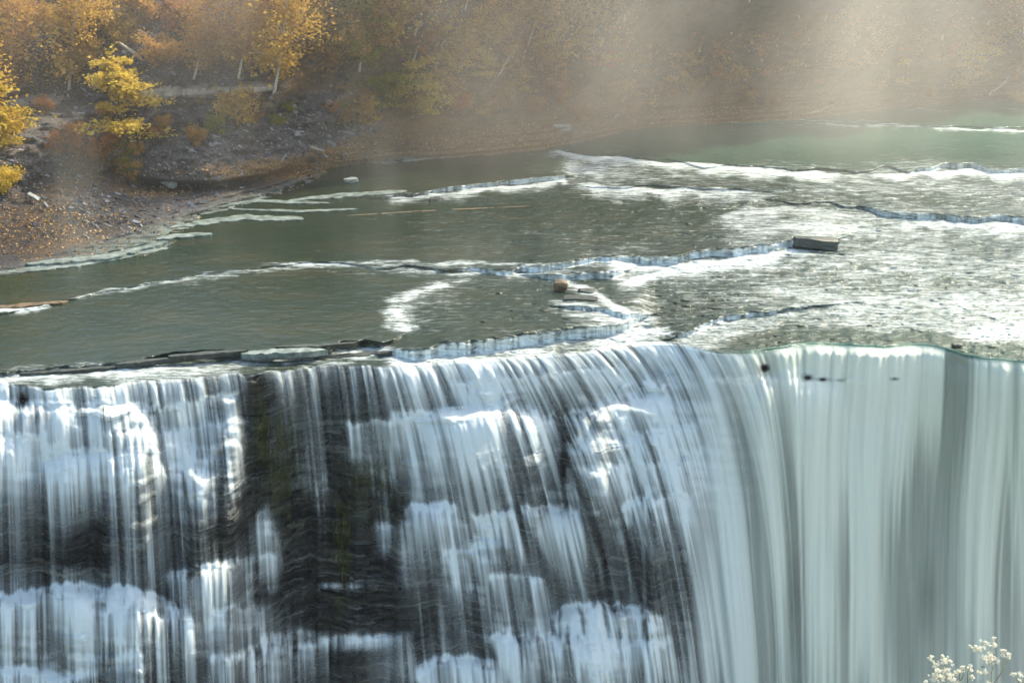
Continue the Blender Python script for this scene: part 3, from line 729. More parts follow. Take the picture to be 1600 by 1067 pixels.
# ------------------------------------------------------------------ rocks
def rock_mesh(name, dims, seed, mat, sub=3, rough=.10, boxy=.8):
    r = np.random.default_rng(seed)
    n = 2 ** sub * 2
    vs = {}; V = []; Fq = []
    def vid(p):
        k = tuple(np.round(p, 5))
        if k not in vs: vs[k] = len(V); V.append(p)
        return vs[k]
    for axis in range(3):
        for sgn in (-1, 1):
            for i in range(n):
                for j in range(n):
                    c = []
                    for di, dj in ((0, 0), (1, 0), (1, 1), (0, 1)):
                        p = np.zeros(3); p[axis] = sgn; p[(axis + 1) % 3] = (i + di) / n * 2 - 1; p[(axis + 2) % 3] = (j + dj) / n * 2 - 1
                        c.append(vid(p))
                    Fq.append(c if sgn > 0 else c[::-1])
    V = np.array(V, float)
    nrm = V / np.linalg.norm(V, axis=1)[:, None]
    Vb = V * boxy + nrm * (1 - boxy) * 1.25
    # chipped planes
    for k in range(7):
        d = r.normal(size=3); d /= np.linalg.norm(d)
        h = (Vb @ d); lim = np.percentile(h, 90) * (.86 + .12 * r.random())
        Vb -= np.maximum(h - lim, 0)[:, None] * d * .9
    nn = (fbm(Vb[:, 0] * 1.6 + seed, Vb[:, 1] * 1.6 + Vb[:, 2] * 2.4, seed, 4) - .5)
    Vb += nrm * nn[:, None] * rough * 2.2
    Vb *= np.array(dims) / 2
    return raw_mesh(name, Vb, Fq, 4, mat)
def rock(name, px, py, dims, seed, mat, label, cat='rock', rot=(0, 0, 0), z=None, land_=False, rough=.1, boxy=.8, lift=0, group=None):
    p = land_pt(px, py) if land_ else pt(px, py, z=z + float(river_z(np.array(float(px)), np.array(float(py)), False)))
    o = rock_mesh(name, dims, seed, mat, rough=rough, boxy=boxy)
    o.location = p + Vector((0, 0, dims[2] * .25 + lift)); o.rotation_euler = rot
    return tag(o, label, cat, group)
rock('rock_block', 1274, 386, (2.95, 1.3, .95), 3, M_darkrock, 'long flat-topped grey block lying in white water mid river', 'rock', (0, .02, -.06), z=.1, rough=.07, boxy=.93, lift=.05)
rock('boulder', 876, 452, (.8, .7, .72), 5, M_brown, 'small rounded brown boulder at the edge of the cascade', 'rock', z=.05, rough=.10, boxy=.25)
rock('rock_slab', 908, 468, (2.0, 1.0, .26), 6, M_darkrock, 'thin dark slab awash below the brown boulder', 'rock', (0, .05, -.12), z=-.12, rough=.06, boxy=.95)
rock('rock_slab', 917, 457, (1.2, .8, .3), 16, M_darkrock, 'small mossy slab touching the right side of the brown boulder', 'rock', (0, .05, -.2), z=-.08, rough=.08, boxy=.9)
rock('boulder', 879, 211, (1.75, 1.3, 1.15), 9, M_grey, 'pale grey angular boulder on the leafy far bank at the water edge', 'rock', (.1, .1, .3), z=.15, rough=.12, boxy=.9)
rock('boulder', 548, 285, (1.05, .8, .45), 10, M_grey, 'low pale rock standing in the calm pool near the left bank', 'rock', (0, 0, .2), z=0, rough=.16, boxy=.7)
rock('boulder', 1300, 163, (.5, .45, .5), 11, M_darkrock, 'small dark round stone on the misty far bank', 'rock', land_=True, boxy=.4)
rock('boulder', 1495, 543, (.55, .5, .34), 12, M_darkrock, 'small dark stone poking through the main brink', 'rock', z=.0, boxy=.5, lift=.0)
rock('boulder', 680, 312, (.85, .5, .3), 13, M_darkrock, 'dark rock among the little white cascade by the calm pool', 'rock', (0, 0, .3), z=.05, boxy=.9)
rock('boulder', 640, 306, (.7, .5, .32), 14, M_darkrock, 'low dark rock at the left end of the little white cascade', 'rock', (0, 0, -.2), z=.05, boxy=.9)
rock('rock_slab', 262, 285, (1.6, .7, .5), 15, M_grey, 'grey slab resting on the leafy mound beside the dark hollow', 'rock', (.2, .3, -.5), land_=True, boxy=.95)
# long thin rock shelves
M_shelf = mat_rock('wet_shelf_rock', (.07, .085, .077), (.27, .305, .285), .45, 1.6, 1.0)
def shelf(pts, w, th, mat, label, group, seed, lift=.06, z=None):
    n = 60; t_ = np.linspace(0, 1, n); pp = np.array(pts, float); k = np.linspace(0, 1, len(pp))
    px = np.interp(t_, k, pp[:, 0]); py = np.interp(t_, k, pp[:, 1])
    env = np.sin(PI * np.clip(t_ * 1.02, 0, 1)) ** .35
    up = py - w * env * (.35 + .9 * fbm(px / 16.0, px * 0 + seed, 200 + seed, 3)); dn = py + w * env * (.25 + 1.1 * fbm(px / 11.0, px * 0 + seed, 220 + seed, 3))
    zz = river_z(px, py, False) + lift
    Vs = []
    for i in range(n):
        for (yy, dz) in ((up[i], 0), (dn[i], 0), (dn[i] + .2, -th), (up[i], -th)):
            z_ = zz[i] + (0 if dz == 0 else 0)
            Y = float(y_at(yy, z_)); q_ = pt(px[i], yy, Y=Y)
            Vs.append((q_.x, q_.y + (.12 if dz and yy > py[i] else 0), q_.z + dz ))
    Fs = [[i * 4 + c, i * 4 + (c + 1) % 4, i * 4 + 4 + (c + 1) % 4, i * 4 + 4 + c] for i in range(n - 1) for c in range(4)]
    o = raw_mesh('rock_shelf', Vs, Fs, 4, mat)
    return tag(o, label, 'rock shelf', group)
GS = 'long rock shelves at the left shore'
shelf([(-20, 428), (120, 413), (268, 386)], 4.5, .3, M_shelf, 'lowest long shelf at the left shore, next to the open water', GS, 1)
shelf([(40, 412), (170, 400), (266, 376)], 4.5, .3, M_shelf, 'second long shelf at the left shore with a line of leaves', GS, 2, .22)
shelf([(150, 392), (240, 372), (335, 364)], 4.0, .3, M_shelf, 'shelf curving out at the tip of the left shore', GS, 3, .12)
shelf([(300, 347), (390, 339), (478, 341)], 5.0, .25, M_shelf, 'broad pale shelf awash off the left shore', GS, 4)
shelf([(235, 358), (300, 350), (345, 347)], 3.0, .25, M_shelf, 'short shelf left of the broad pale one', GS, 5)
shelf([(290, 327), (400, 314), (520, 317)], 3.0, .2, M_shelf, 'thin shelf under the leafy bank above the broad pale one', GS, 6)
shelf([(450, 313), (560, 303), (640, 298)], 4.0, .25, M_shelf, 'shelf joining the small white cascade from the left', GS, 7)
shelf([(360, 326), (470, 330), (560, 326)], 2.0, .2, M_shelf, 'narrow shelf between the thin and the broad pale ones', GS, 17)
shelf([(540, 337), (690, 328), (835, 322)], 1.0, .16, M_brown, 'very thin brown ledge drawn across the pool below the small white cascade', GS, 8, .015)
shelf([(-30, 482), (40, 476), (110, 470)], 3.0, .2, M_brown, 'leafy brown bar in the river at the left edge', GS, 9, .05)
GB = 'thin rock shelves along the left brink'
shelf([(262, 556), (320, 551), (388, 547)], 2.6, .3, M_darkrock, 'thin dark shelf on the left brink above the white curtain', GB, 10, .10)
shelf([(376, 551), (430, 548), (512, 546)], 4.2, .34, M_shelf, 'broad pale plate on the left brink above the dark rock', GB, 11, .14)
shelf([(430, 541), (500, 539), (560, 534)], 2.4, .3, M_darkrock, 'dark shelf just upstream of the broad pale plate', GB, 12, .10)
shelf([(490, 560), (560, 553), (612, 548)], 3.2, .3, M_darkrock, 'shelf between the pale plate and the central cascade', GB, 13, .06)
shelf([(30, 583), (110, 577), (190, 572)], 2.2, .3, M_darkrock, 'low dark shelf at the far left of the brink', GB, 14, .08)
shelf([(180, 568), (235, 562), (290, 557)], 2.2, .3, M_darkrock, 'ragged dark shelf in the middle of the left brink', GB, 15, .08)
# pale slabs lying on the slope
SL = [(213, 62, 2.6, .5, 'long pale slab sliding down the upper scree, the longer upper one', -.78), (206, 82, 2.3, .35, 'pale slab just below the longest one on the upper scree', -.72), (222, 12, 1.3, .45, 'pale slab at the top edge of the picture on the scree', -.5),
      (68, 27, 2.6, .3, 'flat pale slab high on the left behind orange leaves', 0.0), (224, 54, 1.1, .5, 'short pale slab left of the long slabs on the scree', -.6), (491, 233, 1.7, .3, 'pale plank-like slab low on the lit rubble fan', -.35), (290, 205, .9, .2, 'small pale slab in the middle of the bare slope', -.7),
      (55, 308, .9, .2, 'small pale slab on the dark leafy bank at far left', -.6), (325, 82, .9, .7, 'pale upright slab fragment beside a leaning birch', -.6), (175, 40, .7, .25, 'small white stone chip on the upper scree left of the slabs', -.5)]
for i, (a, b_, w, d, lab, ry) in enumerate(SL):
    p = land_pt(a, b_)
    o = rock_mesh('stone_slab', (w, .4, d * .6), 50 + i, M_slab if i != 7 else M_grey, rough=.05, boxy=1.0)
    o.location = p + Vector((0, -.25, .12)); o.rotation_euler = (.3, -ry * .9, 0)
    tag(o, lab, 'rock slab', 'pale slabs lying on the slope')

def ledge(name, p0, p1, th, dep, seed, label):
    a = land_pt(*p0); b = land_pt(*p1)
    n = 40; r = np.random.default_rng(seed)
    V = []; F2 = []
    for i in range(n + 1):
        t_ = i / n
        py = p0[1] + (p1[1] - p0[1]) * t_ + 3 * math.sin(t_ * 5 + seed)
        c = land_pt(p0[0] + (p1[0] - p0[0]) * t_, py)
        c = np.array(c)
        if i: c[1] = .6 * V[-1][1] + .4 * (c[1] + .0) if False else c[1]
        blk = _h(np.array([i // 5]), np.array([seed]), 4)[0]
        f = dep * (.5 + .25 * blk + .15 * r.random()); hh = th * (.8 + .35 * blk)
        if i in (0, n): hh *= .4
        c[1] = (a[1] + (b[1] - a[1]) * t_) * .75 + c[1] * .25; c[2] = (a[2] + (b[2] - a[2]) * t_) * .8 + c[2] * .2
        V += [(c[0], c[1] - f, c[2] + hh / 2), (c[0], c[1] - f - .08, c[2] - hh * .1), (c[0], c[1] - f + .15, c[2] - hh / 2), (c[0], c[1] + 1.6, c[2] - hh / 2), (c[0], c[1] + 1.6, c[2] + hh / 2 + .1)]
    for i in range(n):
        for k in range(5):
            F2.append([i * 5 + k, i * 5 + (k + 1) % 5, i * 5 + 5 + (k + 1) % 5, i * 5 + 5 + k])
    o = raw_mesh(name, V, F2, 4, M_slab)
    return tag(o, label, 'rock ledge', 'sandstone ledges crossing the slope')
ledge('rock_ledge', (195, 149), (328, 143), .62, 1.2, 1, 'long pale sandstone ledge crossing the slope above the bare scree')
ledge('rock_ledge', (328, 143), (432, 136), .5, 1.2, 4, 'right end of the sandstone ledge under the golden birch')
ledge('rock_ledge', (15, 161), (100, 157), .75, 1.2, 2, 'blocky pale ledge at the left above the rusty undergrowth')

# ------------------------------------------------------------------ trees
def make_tree(kind, seed, h):
    """returns (trunk V,F), (crown V,F,rnd) in local metres"""
    r = np.random.default_rng(seed)
    lean = r.normal(size=2) * .05
    if kind == 'birch': lean = np.array([.20 + .06 * r.random(), -.04])
    if kind == 'lean': lean = np.array([.38, -.05])
    if kind == 'thin': lean = np.array([.30 + .1 * r.random(), -.05])
    zz = np.linspace(0, 1, 14)
    bend = np.stack([lean[0] * h * zz + .15 * np.sin(zz * 3 + seed), lean[1] * h * zz + .1 * np.sin(zz * 4), zz * h], -1)
    r0 = .012 * h + .025
    paths = [(bend, r0 * (1 - .85 * zz))]
    Lp = []; 
    def limb(t0, az, ln, el, droop, tw=.4):
        b0 = np.array([np.interp(t0, zz, bend[:, k]) for k in range(3)])
        s = np.linspace(0, 1, 8)
        d = np.array([math.cos(az), math.sin(az), 0])
        P = b0 + ln * (s[:, None] * d * math.cos(el)) + np.array([0, 0, 1]) * (ln * math.sin(el) * s - droop * ln * s ** 2)[:, None] + r.normal(size=(8, 3)) * .02 * ln * s[:, None]
        paths.append((P, r0 * tw * (1 - t0 * .6) * (1 - .85 * s)))
        return P
    if kind in ('birch', 'lean', 'round'):
        nl = 30 if kind != 'round' else 26
        for i in range(nl):
            t0 = .16 + .8 * (i + r.random()) / nl if kind != 'round' else .12 + .8 * (i + r.random()) / nl
            az = i * 2.4 + r.random()
            prof = math.sin(PI * min(1, (t0 - .1) / .95)) ** .7
            ln = h * (.12 + .22 * prof) * (.45 + 1.0 * r.random()) * (1.15 if kind == 'round' else 1)
            P = limb(t0, az, ln, .7, .35 if kind != 'round' else .2)
            for k in range(6):
                c = P[2 + k] + r.normal(size=3) * .10 * ln
                if r.random() < .18: continue
                m = 44 if kind == 'round' else 30
                q_ = r.normal(size=(m, 3)) * np.array([.15, .15, .13]) * ln * (.7 + .8 * r.random())
                q_[:, 2] -= np.abs(r.normal(size=m)) * .16 * ln * (1 if kind != 'round' else .4)
                Lp.append(c + q_)
    elif kind == 'layer':
        nl = 24
        for i in range(nl):
            t0 = .15 + .8 * r.random(); az = i * 2.4 + r.random() * 1.5
            ln = h * (.12 + .34 * math.sin(PI * (.2 + .78 * t0)) ** .8) * (.45 + .75 * r.random())
            P = limb(t0, az, ln, .28 + .4 * r.random(), .15 + .25 * r.random())
            for k in range(7):
                c = P[1 + k]; m = int(18 + 34 * r.random())
                q_ = r.normal(size=(m, 3)) * np.array([.15, .15, .055]) * (ln + .3)
                Lp.append(c + q_)
        Lp.append(bend[-1] + r.normal(size=(60, 3)) * np.array([.03, .03, .05]) * h)
    elif kind == 'thin':
        for i in range(15):
            t0 = .4 + .6 * (i + r.random()) / 15; az = i * 2.4
            ln = h * .14 * (.7 + .6 * r.random())
            P = limb(t0, az, ln, .9, .1)
            for k in range(3):
                Lp.append(P[4 + k] + r.normal(size=(16, 3)) * .22 * ln)
    elif kind == 'bush':
        for i in range(20):
            t0 = .03 + .5 * r.random(); az = i * 2.4 + r.random()
            ln = h * (.35 + .3 * r.random()); P = limb(t0, az, ln, .5 + .5 * r.random(), .15)
            for k in range(5):
                Lp.append(P[3 + k] + r.normal(size=(34, 3)) * np.array([.15, .15, .12]) * ln)
    Lp = np.concatenate(Lp)
    Lp = Lp[r.random(len(Lp)) < .92]
    Lp[:, 2] = np.maximum(Lp[:, 2], .05)
    size = {'layer': .12, 'round': .13}.get(kind, .125)
    V, Fq = quads(Lp, size * (h / 9) ** .35, r, .7 if kind != 'layer' else .45)
    rnd = np.clip(fbm(Lp[:, 0] * .9, Lp[:, 1] * .9 + Lp[:, 2], seed, 2) * .7 + .45 * r.random(len(Lp)) - .05, 0, 1)
    tv = tubes(paths, 5)
    return tv, (V, Fq, rnd)
PROT = {}
def proto(kind, var):
    key = (kind, var)
    if key not in PROT:
        h = {'birch': 9, 'lean': 9, 'round': 7, 'layer': 5, 'thin': 10, 'bush': 2.6}[kind]
        (tv, tf), (lv, lf, rd) = make_tree(kind, 100 + var * 17 + len(kind), h)
        a = raw_mesh('trunk', tv, tf, 4, M_bark, smooth=True); b = raw_mesh('crown', lv, lf, 4, M_gold, fattrs={'rnd': rd})
        for o in (a, b): C.objects.unlink(o)
        PROT[key] = (a, b, h)
    return PROT[key]
MATS = dict(gold=M_gold, yellow=M_yellow, orange=M_orange, rust=M_rust, red=M_red, green=M_green)
def tree(name, kind, var, px, py, hpx, col, label, cat='tree', group=None, rz=None, bark=None):
    a, b, h0 = proto(kind, var)
    p = land_pt(px, py)
    hm = hpx * p.y / F * 1.02
    e = empty(name, p - Vector((0, 0, .12)), rng.random() * .5 - .25 if rz is None else rz)
    s = hm / h0; e.scale = (s, s, s)
    for src, mt_ in ((a, bark or (M_birch if kind in ('birch', 'lean', 'thin') else M_bark)), (b, MATS[col])):
        c = src.copy(); C.objects.link(c); c.parent = e
        c.material_slots[0].link = 'OBJECT'; c.material_slots[0].material = mt_
    tag(e, label, cat, group)
    return e
T1 = [
 ('birch_tree', 'birch', 1, 105, 150, 190, 'gold', 'golden birch above the blocky ledge at upper left'),
 ('birch_tree', 'birch', 2, 425, 150, 185, 'gold', 'big golden birch with drooping boughs at the right end of the ledge'),
 ('birch_tree', 'birch', 3, 375, 120, 150, 'orange', 'orange birch with pale stem just left of the big golden birch'),
 ('birch_tree', 'lean', 1, 300, 122, 140, 'orange', 'leaning birch with orange leaves and bare pale stem over the ledge'),
 ('birch_tree', 'thin', 1, 305, 92, 110, 'orange', 'thin pale birch stem beside the long scree slabs'),
 ('sapling', 'layer', 1, 205, 238, 150, 'yellow', 'yellow layered sapling in front of the ledge above the hollow'),
 ('sapling', 'layer', 2, 648, 185, 110, 'yellow', 'bright yellow tiered sapling low on the middle bank'),
 ('sapling', 'layer', 3, 600, 190, 130, 'green', 'olive green sapling left of the bright yellow tiered one'),
 ('sapling', 'layer', 4, 858, 110, 90, 'yellow', 'bright yellow slender sapling high in the middle wood'),
 ('sapling', 'layer', 2, 935, 110, 60, 'red', 'red leaved sapling at the edge of the mist'),
 ('shrub', 'bush', 1, 368, 200, 70, 'gold', 'golden shrub hanging below the right end of the ledge'),
 ('shrub', 'bush', 2, 330, 165, 40, 'gold', 'small golden shrub growing right against the ledge'),
 ('sapling', 'layer', 3, -5, 260, 150, 'yellow', 'deep yellow tree reaching in from the left edge'),
 ('shrub', 'bush', 3, 8, 305, 60, 'yellow', 'dark yellow shrub at the left edge above the leafy bank'),
 ('tree', 'birch', 3, 10, 150, 150, 'orange', 'orange leaved tree in the top left corner'),
 ('tree', 'birch', 2, -60, 240, 200, 'gold', 'golden tree mostly outside the left edge'),
 ('shrub', 'bush', 2, 105, 245, 60, 'rust', 'rusty brown shrub under the blocky ledge'),
 ('shrub', 'bush', 1, 165, 262, 60, 'rust', 'brown shrub between the rusty one and the yellow sapling'),
 ('shrub', 'bush', 3, 210, 285, 45, 'orange', 'low orange brown shrub at the foot of the yellow sapling'),
 ('sapling', 'layer', 4, 195, 275, 60, 'green', 'small green sapling just above the dark hollow'),
 ('tree', 'round', 3, 575, 185, 110, 'green', 'green and gold bushy tree behind the olive sapling'),
 ('shrub', 'bush', 2, 560, 200, 70, 'orange', 'orange shrub where the rubble fan meets the wood'),
 ('tree', 'round', 2, 500, 130, 130, 'orange', 'orange tree above the rubble fan right of the big birch'),
 ('birch_tree', 'thin', 2, 640, 110, 130, 'orange', 'thin pale leaning birch above the olive sapling'),
 ('birch_tree', 'thin', 3, 680, 112, 140, 'orange', 'thin pale birch in the middle of the picture top'),
 ('birch_tree', 'lean', 1, 770, 95, 130, 'rust', 'slanting pale birch left of the bright slender sapling'),
 ('birch_tree', 'thin', 1, 815, 90, 120, 'orange', 'thin birch stem next to the bright slender sapling'),
 ('birch_tree', 'birch', 1, 560, 110, 150, 'orange', 'pale stemmed orange birch at top between scree and wood'),
 ('tree', 'round', 1, 700, 165, 100, 'orange', 'orange round tree right of the bright yellow tiered sapling'),
 ('shrub', 'bush', 1, 770, 175, 50, 'rust', 'low rust shrub on the leaf covered bank'),
 ('shrub', 'bush', 3, 720, 178, 40, 'red', 'reddish low shrub by the dark rock band'),
 ('tree', 'round', 3, 790, 165, 95, 'orange', 'orange tree overhanging the leaf covered bank'),
 ('tree', 'round', 2, 860, 165, 90, 'rust', 'brown tree directly above the pale angular boulder'),
 ('sapling', 'layer', 1, 975, 165, 110, 'orange', 'orange tiered sapling right of the red one'),
 ('tree', 'round', 1, 1060, 150, 90, 'orange', 'orange tree in the first thick mist plume'),
 ('shrub', 'bush', 2, 1010, 172, 30, 'yellow', 'tiny yellow shrub at the far water edge'),
 ('tree', 'round', 3, 1480, 100, 110, 'red', 'faint pinkish red tree in the mist at upper right'),
]
for nm, kd, vr, px, py, hp, col, lab in T1:
    tree(nm, kd, vr, px, py, hp, col, lab, {'birch_tree': 'birch', 'sapling': 'sapling', 'shrub': 'shrub', 'tree': 'tree'}[nm])
rt = np.random.default_rng(11)
def filler(n, x0, x1, y0, y1, cols, kinds, hp, label, group, nm='tree'):
    for i in range(n):
        px = x0 + (x1 - x0) * (i + rt.random()) / n; py = y0 + (y1 - y0) * rt.random()
        k = kinds[rt.integers(len(kinds))]
        tree(nm, k, int(rt.integers(1, 4)), px, py, hp * (.75 + .5 * rt.random()), cols[rt.integers(len(cols))], label, 'tree' if nm == 'tree' else 'shrub', group, rz=rt.random() * 6.28)
filler(16, 540, 940, 125, 60, ['orange', 'gold', 'orange', 'yellow', 'rust', 'green'], ['round', 'birch', 'round'], 120, 'autumn tree in the dense middle wood above the leafy bank', 'trees of the middle wood')
filler(20, 480, 980, 60, -5, ['orange', 'gold', 'rust', 'orange'], ['round', 'birch'], 125, 'autumn tree cut by the top edge above the middle wood', 'trees along the top of the middle wood')
filler(20, 940, 1640, 150, 105, ['rust', 'orange', 'orange', 'gold', 'gold'], ['round', 'round', 'layer'], 95, 'low autumn tree veiled by mist along the far bank', 'misty trees along the far bank')
filler(20, 940, 1640, 95, 50, ['rust', 'orange', 'rust', 'orange'], ['round', 'birch'], 115, 'autumn tree half lost in the mist behind the far bank', 'misty trees behind the far bank')
filler(18, 940, 1640, 40, -10, ['rust', 'rust', 'red', 'orange'], ['round', 'birch'], 115, 'autumn tree cut by the top edge in the mist', 'misty trees along the top edge')
filler(14, 560, 1000, 192, 150, ['rust', 'orange', 'rust'], ['bush'], 34, 'low russet bush at the foot of the middle wood', 'russet bushes below the middle wood', 'shrub')
filler(16, 1000, 1640, 170, 120, ['rust', 'orange', 'green'], ['bush'], 30, 'low bush in the mist above the far water edge', 'bushes on the misty far bank', 'shrub')
filler(8, 20, 480, 20, -20, ['orange', 'rust', 'gold'], ['round', 'thin'], 70, 'autumn tree cut by the top edge above the scree', 'trees along the top of the scree')

filler(20, 10, 520, 118, 20, ['gold', 'orange', 'rust', 'gold'], ['bush', 'bush', 'thin'], 62, 'small ragged golden growth scattered on the scree above the ledge', 'ragged growth on the upper scree', 'shrub')
filler(14, 20, 560, 245, 175, ['rust', 'orange', 'rust', 'green'], ['bush'], 30, 'small russet tuft on the bare slope below the ledge', 'russet tufts below the ledge', 'shrub')
for i in range(12):
    tree('birch_tree', ['thin', 'lean'][i % 2], 1 + i % 3, 520 + i * 38 + rt.random() * 20, 40 + 80 * rt.random(), 150, 'orange', 'bare pale birch stem slanting right in the middle wood', 'birch', 'slanting pale stems in the middle wood', rz=.3 * rt.random())
for px, py, hp, lab in [(700, 60, 60, 'small bright yellow crown near the top left of the middle wood'), (760, 130, 55, 'bright yellow crown low in the middle wood above the leafy bank'), (905, 75, 55, 'pale yellow crown between the slender sapling and the red one'), (1075, 110, 50, 'yellow crown glowing in the first thick mist plume'), (1165, 60, 45, 'faint yellow crown high in the mist right of the plume'), (820, 150, 45, 'yellow green crown close above the leafy bank left of the boulder')]:
    tree('sapling', 'layer', 1 + int(px) % 4, px, py, hp, 'yellow', lab, 'sapling')
# driftwood
def branch(p0, p1, rad, label, seed, forks=3):
    a = np.array(land_pt(*p0)) + [0, -.2, .15]; b = np.array(land_pt(*p1)) + [0, -.3, .3]
    r = np.random.default_rng(seed); s = np.linspace(0, 1, 9)[:, None]
    P = a + (b - a) * s + r.normal(size=(9, 3)) * .04
    paths = [(P, rad * (1 - .7 * s[:, 0]))]
    for i in range(forks):
        k = 3 + i; L = np.linalg.norm(b - a) * .3
        d = (b - a) / np.linalg.norm(b - a) + r.normal(size=3) * .6
        paths.append((P[k] + d * L * np.linspace(0, 1, 5)[:, None], rad * .5 * np.linspace(1, .2, 5)))
    v, f = tubes(paths, 6)
    return tag(raw_mesh('fallen_branch', v, f, 4, M_birch, smooth=True), label, 'branch', 'bare branches lying on the banks')
branch((1258, 182), (1290, 172), .06, 'bare pale branch on the far bank ending in the water', 1)
branch((1545, 150), (1575, 128), .08, 'bare fallen branch at the far right water edge', 2)
branch((960, 186), (975, 172), .06, 'thin bare twig standing on the far bank right of the boulder', 3)
branch((780, 120), (800, 84), .09, 'pale bare branch leaning in the middle wood', 4)

# hanging moss / plant strands on the dry rock
def moss_strands(px0, px1, py0, py1, n, seed, label):
    r = np.random.default_rng(seed); Vs = []; Fs = []; rd = []; b0 = 0
    for i in range(n):
        px = px0 + (px1 - px0) * r.random(); a = py0 + (py1 - py0) * .65 * r.random(); L = (py1 - a) * (.2 + .7 * r.random() ** 2); px = (px0 + px1) / 2 + (px1 - px0) * .28 * r.normal()
        c = int((px + 420) / 1.65); c = min(max(c, 0), len(PXW) - 1)
        w = .006 + .014 * r.random()
        m = 9
        for k in range(m):
            py = a + L * k / (m - 1); j = int(np.clip((py - LIPL[c]) / (BOT - LIPL[c]) * (NF - 1), 0, NF - 1))
            Yp = min(Yrock[j, c], 1e9) - .10; zz = H + slope(py) * Yp
            xx = x_at(px, py, Yp) + .02 * math.sin(k + i)
            ww = w * (1 - .8 * k / (m - 1))
            Vs += [(xx - ww, Yp, zz), (xx + ww, Yp - .02, zz)]
            if k: Fs.append([b0 + 2 * k - 2, b0 + 2 * k - 1, b0 + 2 * k + 1, b0 + 2 * k])
        rd += [r.random()] * (m - 1); b0 += 2 * m
    o = raw_mesh('hanging_moss', Vs, Fs, 4, M_moss, fattrs={'rnd': rd})
    return tag(o, label, None, None, 'stuff')
moss_strands(425, 460, 640, 830, 120, 1, 'long yellow green moss strands on the dark rock')
moss_strands(525, 548, 780, 950, 60, 2, 'thin moss strands lower on the dark rock')
moss_strands(565, 625, 660, 800, 110, 3, 'mossy tufts beside the central cascade')
moss_strands(400, 420, 620, 760, 40, 4, 'thin moss strands next to the left curtain')

# ------------------------------------------------------------------ seed-head plants close to the camera
M_fluff = mat_leaf('white_fluff', (.62, .56, .42), (.90, .88, .80), .35)
M_stem = mat_bark('dry_stem', (.22, .17, .09), (.45, .38, .22))
M_dry = mat_leaf('dry_leaf', (.05, .035, .02), (.16, .11, .05), .1)
DPL = 3.2
def near(px, py, Y=DPL): return np.array(pt(px, py, Y=Y))
def plant(root_px, stems, heads, label, seed, leaves=()):
    r = np.random.default_rng(seed)
    base = near(root_px, 1067, DPL); base[2] -= 0.0
    gz = 24.85
    ground = np.array([base[0], DPL + .05, 24.6])
    e = empty('seedhead_plant', Vector(ground))
    paths = []
    for st_ in stems:
        P = np.array([near(a, b_) for a, b_ in st_])
        if st_[0][1] >= 1067: P = np.concatenate([[ground], P])
        # resample smooth
        tt = np.linspace(0, len(P) - 1, len(P) * 4); P2 = np.stack([np.interp(tt, np.arange(len(P)), P[:, k]) for k in range(3)], 1)
        w = .0016 if st_[0][1] >= 1067 else .0008
        paths.append((P2 - ground, np.linspace(w, w * .6, len(P2))))
    v, f = tubes(paths, 6); raw_mesh('stem', v, f, 4, M_stem, smooth=True, parent=e)
    for (hx, hy, rad) in heads:
        Vs = []; 
        c = near(hx, hy) + np.array([0, r.normal() * .01, 0])
        R = rad * DPL / F
        nt_ = max(3, int(rad / 1.3))
        P = []
        for k in range(nt_ * 3):
            cc = c + r.normal(size=3) * R * np.array([.55, .5, .34])
            m = 46; rr = .0016 + .0030 * r.random()
            d = r.normal(size=(m, 3)) * np.array([.75, .75, 1.0]); d /= np.linalg.norm(d, axis=1)[:, None]; d[:, 2] = d[:, 2] * .9 + .35 + .2 * r.normal()
            P.append(cc + d * rr * (.5 + .7 * r.random((m, 1))))
        P = np.concatenate(P)
        v, f = quads(P - ground, .0011, r, 1.0)
        raw_mesh('flower_head', v, f, 4, M_fluff, parent=e, fattrs={'rnd': np.clip(r.random(len(P)) ** .5, 0, 1)})
        # fine pedicels and bracts under the fluff
    for (lx, ly, rad) in leaves:
        c = near(lx, ly) - ground; R = rad * DPL / F
        v = [c + [-R, 0, -.0005], c + [-.3 * R, -.002, R * .28], c + [R * .6, 0, R * .2], c + [R, 0, .001], c + [R * .4, .002, -R * .3], c + [-.4 * R, 0, -R * .32]]
        raw_mesh('leaf', v, [0, 1, 2, 3, 4, 5], 6, M_dry, parent=e, fattrs={'rnd': [.2]})
    return tag(e, label, 'plant', 'white seed-head plants in the bottom right corner')
plant(1474, [[(1474, 1067), (1482, 1050), (1478, 1045)], [(1482, 1052), (1470, 1042), (1459, 1036)], [(1482, 1052), (1475, 1042), (1477, 1032)], [(1474, 1067), (1498, 1067), (1505, 1056), (1506, 1046)], [(1498, 1067), (1500, 1050), (1510, 1042)], [(1512, 1067), (1512, 1050), (1516, 1040)]],
      [(1454, 1031, 6), (1461, 1033, 6), (1471, 1030, 6), (1480, 1033, 8), (1477, 1047, 8), (1467, 1053, 9), (1480, 1052, 8), (1461, 1062, 9), (1472, 1061, 9), (1488, 1063, 7), (1494, 1048, 6), (1505, 1049, 5), (1502, 1039, 2.5), (1515, 1038, 2.5), (1519, 1050, 5), (1522, 1063, 4), (1446, 1064, 2), (1472, 1024, 2)],
      'left white fluffy seed-head plant, low and widely branched', 1)
